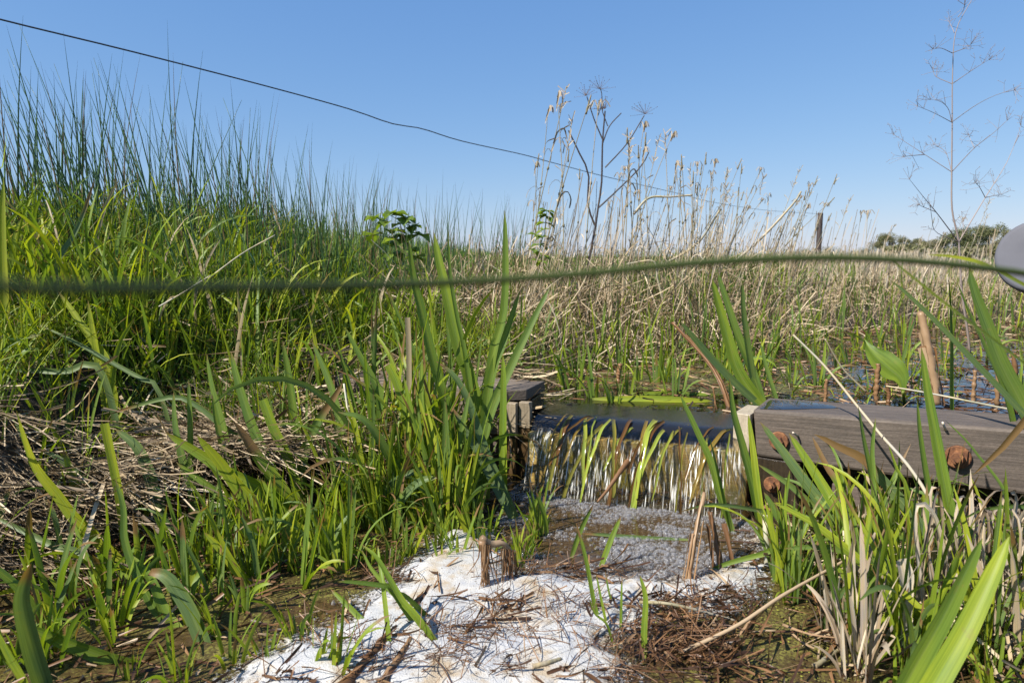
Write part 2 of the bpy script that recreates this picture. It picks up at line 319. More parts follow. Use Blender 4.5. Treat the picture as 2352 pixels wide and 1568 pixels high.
def foammat():
    m,nt=mat('stream_foam'); pos=N(nt,'ShaderNodeNewGeometry').outputs['Position']
    a=objnoise(nt,14,5,.65,pos); b_=objnoise(nt,150,4,.7,pos); v=N(nt,'ShaderNodeTexVoronoi',{'Vector':pos,'Scale':330.0})
    c=ramp(nt,a,[(.36,(.41,.41,.415)),(.50,(.47,.455,.425)),(.62,(.40,.32,.22))])
    sv=N(nt,'ShaderNodeSeparateColor',{'Color':v.outputs['Color']}).outputs[0]
    spk=mth(nt,'MULTIPLY',ramp(nt,sv,[(.955,(0,0,0)),(.965,(1,1,1))]),ramp(nt,b_,[(.45,(0,0,0)),(.55,(1,1,1))]))
    c=mix(nt,mth(nt,'MULTIPLY',spk,.8),c,(.16,.12,.09))
    r_,t_,d_,u_=vc(nt); fine=objnoise(nt,420,3,.7,pos)
    h=mth(nt,'ADD',mth(nt,'MULTIPLY',fine,.6),mth(nt,'MULTIPLY',v.outputs['Distance'],.5))
    bp=N(nt,'ShaderNodeBump',{'Height':h,'Strength':.6,'Distance':.003})
    fb=N(nt,'ShaderNodeBsdfPrincipled',{'Base Color':c,'Roughness':.6,'Subsurface Weight':.25,'Subsurface Radius':(.01,.01,.01),'Subsurface Scale':.3,'Normal':bp.outputs[0]})
    al=mth(nt,'MULTIPLY',mth(nt,'ADD',mth(nt,'MULTIPLY',r_,15.0),mth(nt,'MULTIPLY',mth(nt,'SUBTRACT',b_,.56),3.2)),2.0,True)
    out(nt,N(nt,'ShaderNodeMixShader',{0:al,1:N(nt,'ShaderNodeBsdfTransparent').outputs[0],2:fb.outputs[0]}).outputs[0]); return m
M['foam']=foammat()
def bubblemat():
    m,nt=mat('bubble_film'); r,t,d,u=vc(nt)
    fr=N(nt,'ShaderNodeLayerWeight',{'Blend':.35}).outputs['Facing']
    b=N(nt,'ShaderNodeBsdfPrincipled',{'Base Color':(.50,.49,.48,1),'Roughness':.07,'Specular IOR Level':.9})
    tr=N(nt,'ShaderNodeBsdfTransparent',{'Color':(.93,.93,.95,1)})
    out(nt,N(nt,'ShaderNodeMixShader',{0:mth(nt,'ADD',mth(nt,'MULTIPLY',fr,.62),.045,True),1:tr.outputs[0],2:b.outputs[0]}).outputs[0]); return m
M['bubble']=bubblemat()
def plain(name,c,rough=.5,bumpscale=0,bs=.2,metal=0):
    m,nt=mat(name); col=c; nrm=None
    n=objnoise(nt,bumpscale or 20,4)
    cc=mix(nt,.35,c,ramp(nt,n,[(.3,(.6,.6,.6)),(.7,(1.25,1.25,1.25))]),'MULTIPLY')
    bp=N(nt,'ShaderNodeBump',{'Height':n,'Strength':bs,'Distance':.003})
    out(nt,N(nt,'ShaderNodeBsdfPrincipled',{'Base Color':cc,'Roughness':rough,'Metallic':metal,'Normal':bp.outputs[0]}).outputs[0]); return m
M['pipe']=plain('grey_plastic',(.11,.11,.128),.75,9,.05)
M['wire']=plain('dark_wire',(.055,.065,.085),.5,40,.1)
M['post']=wood('post_wood',(.025,.016,.014),(.075,.048,.040),grain=(30,30,2))
M['bark']=wood('tree_bark',(.05,.045,.035),(.13,.11,.085),grain=(6,6,1))
M['duck']=leafmat('duckweed',[(0,(.07,.06,.018)),(.6,(.16,.150,.034)),(1,(.32,.33,.05))],trans=.1,stripes=False,basec=(.2,.2,.04),tipcol=(.2,.2,.04),rough=.4)
# ================================================================ key points of the place
ZW=.19                                   # pond level; the stream below lies at z = 0
lipA=G(1232,962,ZW); lipB=G(1702,1000,ZW)
LU=(lipB-lipA); LL=np.linalg.norm(LU); LU/=LL; FL=np.array([LU[1],-LU[0],0.]);  # flow direction, downstream
if FL[1]>0: FL=-FL
ZT=.255
rb_f=G(1729,940,ZT); rb_b=G(1764,912.5,ZT); dep=rb_f[1]
rb_r=P(2279,982,1.42); e=(rb_r-rb_f); rb_end=rb_f+e*1.75; off=rb_b-rb_f
rb_lb=P(1737,1047,dep); rb_rb=P(2279,1126,1.42); rb_endb=rb_lb+(rb_rb-rb_lb)*1.75
lb_l=G(812,868,ZT); lb_r=G(1163,897,ZT); lb_bk=G(1219,868,ZT)
def g2(px,py,z): p=G(px,py,z); return (p[0],p[1])
STREAM=[(-2.4,.75),g2(-60,1352,0),g2(0,1334,0),g2(150,1290,0),g2(290,1252,0),g2(330,1205,0),g2(440,1170,0),g2(540,1190,0),g2(680,1180,0),g2(800,1140,0),
        (lb_l[0],lb_l[1]+.02),(lb_r[0],lb_r[1]+.02),(lipA[0],lipA[1]),(lipB[0],lipB[1]),(rb_f[0]+.05,rb_f[1]+.06),(rb_end[0]+.05,rb_end[1]+.06),(1.75,.55),(1.4,.2),(1.2,-.6),(-2.4,-.6)]
POND=[(lipA[0]-.02,lipA[1]+.03),(lb_bk[0]+.0,lb_bk[1]+.05),g2(1236,850,ZW),g2(1330,838,ZW),g2(1500,832,ZW),g2(1640,822,ZW),g2(1760,800,ZW),g2(1880,765,ZW),g2(2050,748,ZW),g2(2352,738,ZW),(4.6,4.4),(3.6,2.6),(2.6,1.4),(rb_end[0]+.12,rb_end[1]+.1),(rb_b[0],rb_b[1]-.05),(lipB[0]+.02,lipB[1]+.02)]
STREAM0=list(STREAM)
for k_,c_ in ((5,(335,1160)),(6,(440,1128)),(7,(530,1150))): STREAM[k_]=g2(*c_,0)
def height(x,y,detail=True):
    x=np.asarray(x,float); y=np.asarray(y,float)
    ss=sdf(x,y,STREAM); ps=sdf(x,y,POND)
    left=sstep((-x-.15)/1.3)*sstep((y-1.5)/1.0)
    hb=.27+.27*left+.05*(fbm(x*.9,y*.9,3)-.5)*2
    r=np.hypot(x,y); hb=hb+ .03*sstep((r-8)/30)
    steep=sstep((x+1.0)/.14)            # undercut edge between the straw slope and the stream
    fs=-.035+np.where(ss>0, (np.minimum(ss/.05,1)*.15)*steep + (np.minimum(ss/.45,1)*.34)*(1-.55*steep)+np.maximum(ss-.2,0)*.5,0)
    right=sstep((x-.35)/.3)*sstep((1.5-y)/.3)
    fs=np.where(ss>0, fs*(1-right)+right*(-.035+.10*sstep(ss/.3)), fs)
    fp=np.where(ps>0,.17+np.minimum(ps/.10,1)*.05+ps*.22,.10)
    hb=np.where((x>.3)&(y<1.7), np.minimum(hb,.12), hb)
    z=np.minimum(np.minimum(hb,fs),np.where(y>1.65,fp,9))
    if detail: z=z+ (fbm(x*7,y*7,9)-.5)*.03*np.clip(np.minimum(ss,ps)*6+.25,0,1)
    return z
# ---------------------------------------------------------------- ground sheet
def axis(a,b,step,far,ratio=1.16):
    v=list(np.arange(a,b,step)); s=step
    while v[-1]<far: s*=ratio; v.append(v[-1]+s)
    s=step; w=[a]
    while w[-1]>-far: s*=ratio; w.append(w[-1]-s)
    return np.array(w[:0:-1]+v)
gx=axis(-2.2,3.6,.028,900); gy=axis(-.2,5.4,.028,900)
X,Y=np.meshgrid(gx,gy); Z=height(X,Y)
mb=MB(); ny,nx=X.shape; idx=np.arange(nx*ny).reshape(ny,nx)
F=np.stack([idx[:-1,:-1],idx[:-1,1:],idx[1:,1:],idx[1:,:-1]],-1).reshape(-1,4)
mb.add(np.stack([X,Y,Z],-1).reshape(-1,3),F)
tag(mb.obj('ground',M['earth']),kind='structure',label='marshy meadow ground and stream bank')
def pxpoly(s): return [g2(float(a.split(',')[0]),float(a.split(',')[1]),0) for a in s.split()]
FOAM=pxpoly('470,1600 560,1530 650,1480 760,1420 850,1365 920,1312 980,1255 1020,1228 1080,1212 1130,1222 1150,1262 1190,1306 1270,1316 1340,1322 1420,1318 1500,1322 1600,1322 1680,1296 1745,1226 1810,1250 1800,1300 1740,1345 1680,1400 1600,1428 1540,1400 1490,1440 1440,1470 1425,1520 1440,1570 1430,1640 1100,1660 600,1660')
BUBB=pxpoly('1150,1150 1205,1098 1300,1128 1450,1152 1600,1172 1700,1178 1750,1215 1690,1300 1600,1325 1480,1330 1330,1325 1230,1315 1180,1290 1165,1240 1130,1215')
# ---------------------------------------------------------------- lower stream
def gridmesh(x0,x1,y0,y1,st,keep,zf,cf=None):
    xs=np.arange(x0,x1,st); ys=np.arange(y0,y1,st); X,Y=np.meshgrid(xs,ys); ny,nx=X.shape; idx=np.arange(nx*ny).reshape(ny,nx)
    F=np.stack([idx[:-1,:-1],idx[:-1,1:],idx[1:,1:],idx[1:,:-1]],-1).reshape(-1,4)
    k=keep(X,Y).ravel(); F=F[k[F].all(1)]
    used=np.unique(F); re=-np.ones(nx*ny,int); re[used]=np.arange(len(used))
    V=np.stack([X,Y,zf(X,Y)],-1).reshape(-1,3)[used]
    C=None
    if cf is not None: C=cf(X,Y).reshape(-1,4)[used]
    m=MB(); m.add(V,re[F],C); return m
m=gridmesh(-2.3,2.0,-.6,2.25,.02,lambda x,y:sdf(x,y,STREAM)<.06,lambda x,y:.003*(fbm(x*18,y*18,4)-.5),lambda x,y:np.stack([sstep((sdf(x,y,BUBB)-.0)/.06),0*x,0*x,0*x],-1))
tag(m.obj('stream_water',M['stream']),kind='structure',label='shallow weedy stream below the weir')
# ---------------------------------------------------------------- pond
def upd(x,y): return -((x-lipA[0])*FL[0]+(y-lipA[1])*FL[1])     # metres upstream of the lip
def alo(x,y): return ((x-lipA[0])*LU[0]+(y-lipA[1])*LU[1])
def pkeep(x,y):
    u=upd(x,y); a=alo(x,y); k=sdf(x,y,POND)<.25
    k&=~((u<.13)&(a<LL+.03)); 
    tr=((x-rb_f[0])*e[1]-(y-rb_f[1])*e[0])/math.hypot(e[0],e[1])   # signed distance to the right timber's front
    k&=~((a>LL)&(-tr<.10)); k&=~((x<lb_bk[0]+.01)&(y<lb_bk[1]+.1)); return k
def pcol(x,y):
    u=upd(x,y); s=sstep((u-.26-.12*fbm(x*6,y*6,2))/.34)*(.80-.34*sstep((x-.7)/.7))
    return np.stack([s,s*0,s*0,s*0],-1)
m=gridmesh(-.4,5,1.1,6,.025,pkeep,lambda x,y:ZW+0*x,pcol)
tag(m.obj('pond_water',M['pond']),kind='structure',label='still pond held back by the weir')
# ---------------------------------------------------------------- falling water
def fallz(h):
    q=np.clip((h+.075)/.175,0,1.05); return ZW+.001-.215*q**2.5
def fallpt(u,h,o=0.0):
    """point on the falling sheet, u metres along the lip, h metres downstream of it, o outward offset"""
    z=fallz(h); dz=(fallz(h+.002)-fallz(h-.002))/.004; n=np.array([-dz*FL[0],-dz*FL[1],1.0]); n/=np.linalg.norm(n)
    return lipA+LU*u+FL*h+np.array([0,0,z-ZW])+n*o
nu,nv=300,110
uu=np.linspace(-.015,LL+.012,nu); hh=np.concatenate([np.linspace(-.24,-.08,20),np.linspace(-.075,.104,nv-20)])
U,Hh=np.meshgrid(uu,hh); zz=fallz(Hh); ar=np.concatenate([[0],np.cumsum(np.hypot(np.diff(hh),np.diff(fallz(hh))))]); AR=np.repeat(ar[:,None],nu,1)
tt=sstep(((Hh+.075)/.175-.22)/.4)
dz=np.gradient(fallz(hh),hh)[:,None]; nl=np.sqrt(dz**2+1)
lipwave=(.020*(fbm(U*7,U*0+.3,5)-.5)+.005*(fbm(U*26,AR*5,15)-.5))*sstep((Hh+.10)/.1)
disp=tt*(.014*(fbm(U*38,AR*3.5,1)-.5)+.008*(fbm(U*110,AR*9,2)-.5)+.004*(fbm(U*210,AR*12,3)-.5))+lipwave
V=lipA[None,None]+LU*U[...,None]+FL*(Hh+(-dz/nl)*disp)[...,None]; V[...,2]=zz+disp/nl
C=np.stack([AR,tt,0*tt,U],-1); idx=np.arange(nu*nv).reshape(nv,nu)
mb=MB(); mb.add(V.reshape(-1,3),np.stack([idx[:-1,:-1],idx[1:,:-1],idx[1:,1:],idx[:-1,1:]],-1).reshape(-1,4),C.reshape(-1,4))
tag(mb.obj('falling_water',M['fall']),kind='structure',label='clear sheet of water spilling over the weir')
# ---------------------------------------------------------------- weir timbers
from mathutils import Matrix
def timber(name,c8,axis,material,parent,bev=.004):
    c=np.asarray(c8,float); o=c.mean(0); az=np.asarray(axis,float); az/=np.linalg.norm(az)
    ax=np.cross([0,0,1.],az) if abs(az[2])<.9 else np.cross([0,1.,0],az); ax/=np.linalg.norm(ax); ay=np.cross(az,ax)
    R=np.stack([ax,ay,az],1); L=(c-o)@R
    b=MB(); hexa(b,L); me=b.mesh(name,material,smooth=False)
    ob=bpy.data.objects.new(name,me); link(ob,parent)
    mw=Matrix([[*R[0],o[0]],[*R[1],o[1]],[*R[2],o[2]],[0,0,0,1]])
    ob.matrix_local=Matrix.Translation(-parent.location)@mw
    if bev: bevel(ob,bev)
    return ob
def box8(f0,f1,back,z0,z1):
    f0=np.asarray(f0,float)[:2]; f1=np.asarray(f1,float)[:2]; b=np.asarray(back,float)[:2]
    q=lambda p,z:(p[0],p[1],z)
    return [q(f0,z0),q(f1,z0),q(f1+b,z0),q(f0+b,z0),q(f0,z1),q(f1,z1),q(f1+b,z1),q(f0+b,z1)]
# right wing
RW=empty('weir_wall',(rb_f[0],rb_f[1],0),'dark timber weir wall with rusty bolts right of the little falls','weir')
timber('beam',[rb_lb,rb_endb,rb_endb+off,rb_lb+off,rb_f,rb_end,rb_end+off,rb_b],rb_end-rb_f,M['timber'],RW,.007)
en=np.array([e[0],e[1]])/math.hypot(e[0],e[1]); bk=np.array([-en[1],en[0]]); 
if bk[1]<0: bk=-bk
F0=rb_f[:2]
q=lambda s,b=0: F0+en*s+bk*b
# post under the beam's left end, lower plank, backing planks
timber('post',box8(q(.003,.012),q(.118,.012),bk*.10,-.06,.131),(0,0,1),M['timber_wet'],RW)
timber('lower_plank',box8(q(.185,.055),q(1.1,.055),bk*.05,-.06,.082),(en[0],en[1],0),M['timber_low'],RW)
timber('back_plank',box8(q(.0,.118),q(1.2,.118),bk*.03,-.06,.20),(en[0],en[1],0),M['timber_wet'],RW)
jb=timber('edge_board',box8(q(-.044,-.012),q(-.002,-.012),bk*.12,.075,.243),(0,0,1),M['jamb'],RW,.002)
timber('edge_board',box8(q(-.043,-.011),q(-.003,-.011),bk*.118,-.05,.072),(0,0,1),M['jamb_wet'],RW,.002)
def bolt(px,py,b,rad):
    # centre found on the timber's front plane
    r=ray(px,py); o0=np.array([0,0,CAMZ]); n=np.array([bk[0],bk[1],0]); p0=np.array([*q(0,b),0]); t=((p0-o0)@n)/(r@n); c=o0+r*t
    def disc(mb,r0,r1,w0,w1,K=28,wob=.014):
        ang=np.linspace(0,2*np.pi,K,endpoint=False); A=np.array([en[0],en[1],0]); U=np.array([0,0,1.]); ou=-n
        rr=lambda r:r*(1+wob*rng.uniform(-1,1,K))[:,None]
        rings=[]
        for r_,w_ in ((r0,w0),(r0*1.0,w0+(w1-w0)*.7),(r0*.93,w1),(r1,w1),(r1*.02,w1*1.0)):
            rings.append(c+rr(r_)*(np.cos(ang)[:,None]*A+np.sin(ang)[:,None]*U)+ou*w_)
        V=np.concatenate(rings); i=np.arange(5*K).reshape(5,K); nx=np.roll(i,-1,1)
        mb.add(V,np.stack([i[:-1],nx[:-1],nx[1:],i[1:]],-1).reshape(-1,4))
    w=MB(); disc(w,rad,rad*.6,-.002,.005); W=w.obj('bolt',M['rust'],RW,off=RW.location,smooth=False); 
    n_=MB(); disc(n_,rad*.56,rad*.34,.005,.020,K=6,wob=.0); n_.obj('nut',M['rust'],W,off=RW.location,smooth=False)
    s_=MB(); disc(s_,rad*.27,rad*.15,.015,.026,K=16,wob=.05); s_.obj('threaded_end',M['rust'],W,off=RW.location,smooth=False)
bolt(1789,1012,.0,.0235); bolt(2200,1049,.0,.0255); bolt(1774,1112,.012,.021)
# split peg splinters on the beam face
for (px,py,l) in ((1832,1003,.016),(2172,992,.026)):
    r=ray(px,py); n=np.array([bk[0],bk[1],0]); p0=np.array([*q(0,0),0]); c=np.array([0,0,CAMZ])+r*(((p0-np.array([0,0,CAMZ]))@n)/(r@n))
    b=MB(); tube(b,[c+n*.01,c-n*.012+np.array([-.004,0,l*.6]),c-n*.02+np.array([-.008,0,l])],.0035,.0022,K=5,rnd=.6,rough=.2); b.obj('splinter',M['palestem'],RW,off=RW.location)
# wet film standing on the beam top
pts=[(1770,918),(1850,921),(1905,929),(1930,937),(1870,938),(1800,940),(1745,938),(1758,926)]
b=MB(); V=[]
zt=ZT
tl=lambda p:( (np.array(p[:2])-F0)@en )
top=[]
for (px,py) in pts:
    p=G(px,py,ZT+.002); s=tl(p); zz_=ZT+(rb_r[2]-ZT)*s/np.linalg.norm(e[:2])+.0015; p=G(px,py,zz_); top.append(p)
top=np.array(top); cen=top.mean(0)
K=len(top); V=np.vstack([top,cen+(top-cen)*.55+[0,0,.0012],cen+(top-cen)*.02+[0,0,.0016]]); i=np.arange(3*K).reshape(3,K); nx=np.roll(i,-1,1)
b.add(V,np.stack([i[:-1],nx[:-1],nx[1:],i[1:]],-1).reshape(-1,4))
m,nt=mat('standing_water'); out(nt,N(nt,'ShaderNodeBsdfPrincipled',{'Base Color':(.012,.010,.010,1),'Roughness':.03,'IOR':1.33}).outputs[0]); M['wetfilm']=m
b.obj('puddle',M['wetfilm'],RW,off=RW.location)
# left wing
LW=empty('weir_wall',(lb_r[0],lb_r[1],0),'weathered timber weir wall behind green leaves left of the falls','weir')
lv=(lb_r-lb_l)[:2]; lv/=np.linalg.norm(lv); lk=np.array([-lv[1],lv[0]]); lk=lk if lk[1]>0 else -lk
q2=lambda s,b=0: lb_l[:2]+lv*s+lk*b
Lw=np.linalg.norm((lb_r-lb_l)[:2]); depth=.19
for (a,b_,z0,z1,d0,mt) in ((-.12,.115,.118,ZT-.004,.0,'timber_grey'),(.119,.232,.118,ZT,.012,'timber_grey'),(.237,.345,.118,ZT+.002,-.004,'timber_grey'),(.35,Lw,.118,ZT-.001,.006,'timber_grey')):
    timber('beam',box8(q2(a,d0),q2(b_,d0),lk*(depth-d0),z0,z1),(0,0,1) if False else (lv[0],lv[1],0),M[mt],LW,.004)
timber('lower_plank',box8(q2(-.12,.03),q2(Lw-.02,.03),lk*.08,-.06,.113),(lv[0],lv[1],0),M['timber_low'],LW)
timber('cap_block',box8(q2(Lw+.004,-.004),q2(Lw+.052,.03),lk*.155,.225,ZT+.002),(lv[0],lv[1],0),M['timber'],LW,.003)
timber('edge_board',box8(q2(Lw-.008,-.02),q2(Lw+.038,-.02),lk*.02,.125,.224),(0,0,1),M['jamb_old'],LW,.002)
timber('edge_board',box8(q2(Lw-.007,-.019),q2(Lw+.037,-.019),lk*.018,-.05,.122),(0,0,1),M['jamb_dark'],LW,.002)
timber('edge_board',box8(q2(Lw+.041,-.005),q2(Lw+.074,.0),lk*.02,.150,.226),(0,0,1),M['jamb_old'],LW,.002)
timber('edge_board',box8(q2(Lw+.042,-.004),q2(Lw+.073,.001),lk*.018,-.05,.147),(0,0,1),M['jamb_dark'],LW,.002)
timber('back_plank',box8(q2(Lw-.01,.06),q2(Lw+.058,.06),lk*.10,-.05,.222),(0,0,1),M['timber_wet'],LW,.002)
# sill below the lip
SB=empty('sill_board',(*(lipA+lipB)[:2]/2,0),'slimy ochre sill board behind the falling water','board')
timber('plank',box8(lipA-FL*.012-LU*.03,lipB-FL*.012+LU*.02,-FL*.03,-.06,.145),(LU[0],LU[1],0),M['board'],SB)
# ---------------------------------------------------------------- foam and bubbles
def fmask(x,y): return sdf(x,y,FOAM)+.09*(fbm(x*7,y*12,5)-.5)+.07*(fbm(x*30,y*30,6)-.5)
def foamz(x,y):
    d=-fmask(x,y); return .0045+.016*sstep(d/.08)+.018*(fbm(x*10,y*10,7)-.5)*sstep(d/.05)+.003*(fbm(x*60,y*60,8)-.45)*sstep(d/.03)
def fkeep(x,y):
    holes=fbm(x*11+3,y*22,11)
    rightpart=sstep((x-.30)/.12)
    return (fmask(x,y)<.03)&(holes<.90-.33*rightpart)
m=gridmesh(-.9,.95,.75,1.75,.0045,fkeep,foamz,lambda x,y:np.stack([-fmask(x,y)+.012,0*x,0*x,0*x],-1))
tag(m.obj('foam',M['foam']),'white foam lying on the stream below the falls','foam',kind='stuff')
def domes(mb,c,r,K=7):
    ang=np.linspace(0,2*np.pi,K,endpoint=False); rings=[(1,0.),(.80,.6),(.1,.99)]
    V=np.stack([np.stack([c[:,None,0]+r[:,None]*a*np.cos(ang),c[:,None,1]+r[:,None]*a*np.sin(ang),(c[:,2]+r*b)[:,None]+0*ang[None]],-1) for a,b in rings],1)
    n=len(c); idx=np.arange(n*3*K).reshape(n,3,K); nx=np.roll(idx,-1,2)
    Fq=np.stack([idx[:,:-1],nx[:,:-1],nx[:,1:],idx[:,1:]],-1).reshape(-1,4); mb.add(V.reshape(-1,3),Fq)
n=95000; bx=rng.uniform(-.05,.75,n); by=rng.uniform(1.2,1.95,n)
sd=sdf(bx,by,BUBB); dens=fbm(bx*8,by*15,21); far=upd(bx,by)
k=(sd<0)&(rng.random(n)<np.clip((dens-.40)*3.4,0.03,.8)+.9*np.exp(-np.abs(-far-.11)/.03)); bx,by=bx[k],by[k]
fr=np.clip((-upd(bx,by)-.12)/.25,0,1)
r=(.0007+.0042*rng.random(len(bx))**5)*(1+.25*fr)
mb=MB(); domes(mb,np.stack([bx,by,.001+0*bx],-1),r)
# bubbles strewn on the foam's edge
n=26000; bx=rng.uniform(-.6,.8,n); by=rng.uniform(.85,1.55,n); f=fmask(bx,by); k=(f>-.05)&(f<.03)&(rng.random(n)<.45*fbm(bx*20,by*20,3))
bx,by=bx[k],by[k]; domes(mb,np.stack([bx,by,np.maximum(foamz(bx,by),0)],-1),.0012+.004*rng.random(len(bx))**3)
tag(mb.obj('bubbles',M['bubble']),'glassy bubbles gathered at the foot of the falls','bubbles',kind='stuff')
# ================================================================ traced plants
def leafpts(s, d0=None, lean=0.0, z0=0.0, sink=True):
    px=[tuple(map(float,a.split(','))) for a in s.split()][::-1]     # base first
    if d0 is None: d0=G(px[0][0],px[0][1],z0)[1]
    seg=np.concatenate([[0],np.cumsum([math.dist(px[i],px[i+1]) for i in range(len(px)-1)])]); t=seg/seg[-1]
    pts=[P(x,y,d0+lean*tt) for (x,y),tt in zip(px,t)]
    if sink and pts[0][2]>z0+.004:     # carry the leaf on down to the ground it grows from
        dv=pts[0]-pts[1]; dv[2]=min(dv[2],-.02); k=(pts[0][2]-z0+.006)/-dv[2]; hz=dv[:2]*k; l=np.linalg.norm(hz); 
        if l>.06: hz*=.06/l
        pts=[np.array([pts[0][0]+hz[0],pts[0][1]+hz[1],z0-.006])]+pts
    return pts,d0
def plant(name,label,cat,leaves,group=None,z0=0.0,mat_='leaf',part='leaf'):
    """leaves: (px width, shade, dry, depth or None, lean, points tip first[, cut])"""
    built=[]
    for L in leaves:
        w,rnd,dry,d0,lean,s=L[:6]; cut=len(L)>6
        pts,d=leafpts(s,d0,lean,z0); b=MB(); W=w/FPX*d*1.35
        psi=rng.uniform(-.5,.5); strip(b,pts,W/max(.8,math.cos(psi)),psi=psi,twist=rng.uniform(-.5,.5),rnd=rnd,dry=dry,cut=cut,ns=18)
        built.append((b,pts[0]))
    o=empty(name,built[0][1],label,cat,group)
    for b,_ in built: b.obj(part,M[mat_],o,off=o.location)
    return o
R='reeds in the shallow stream'
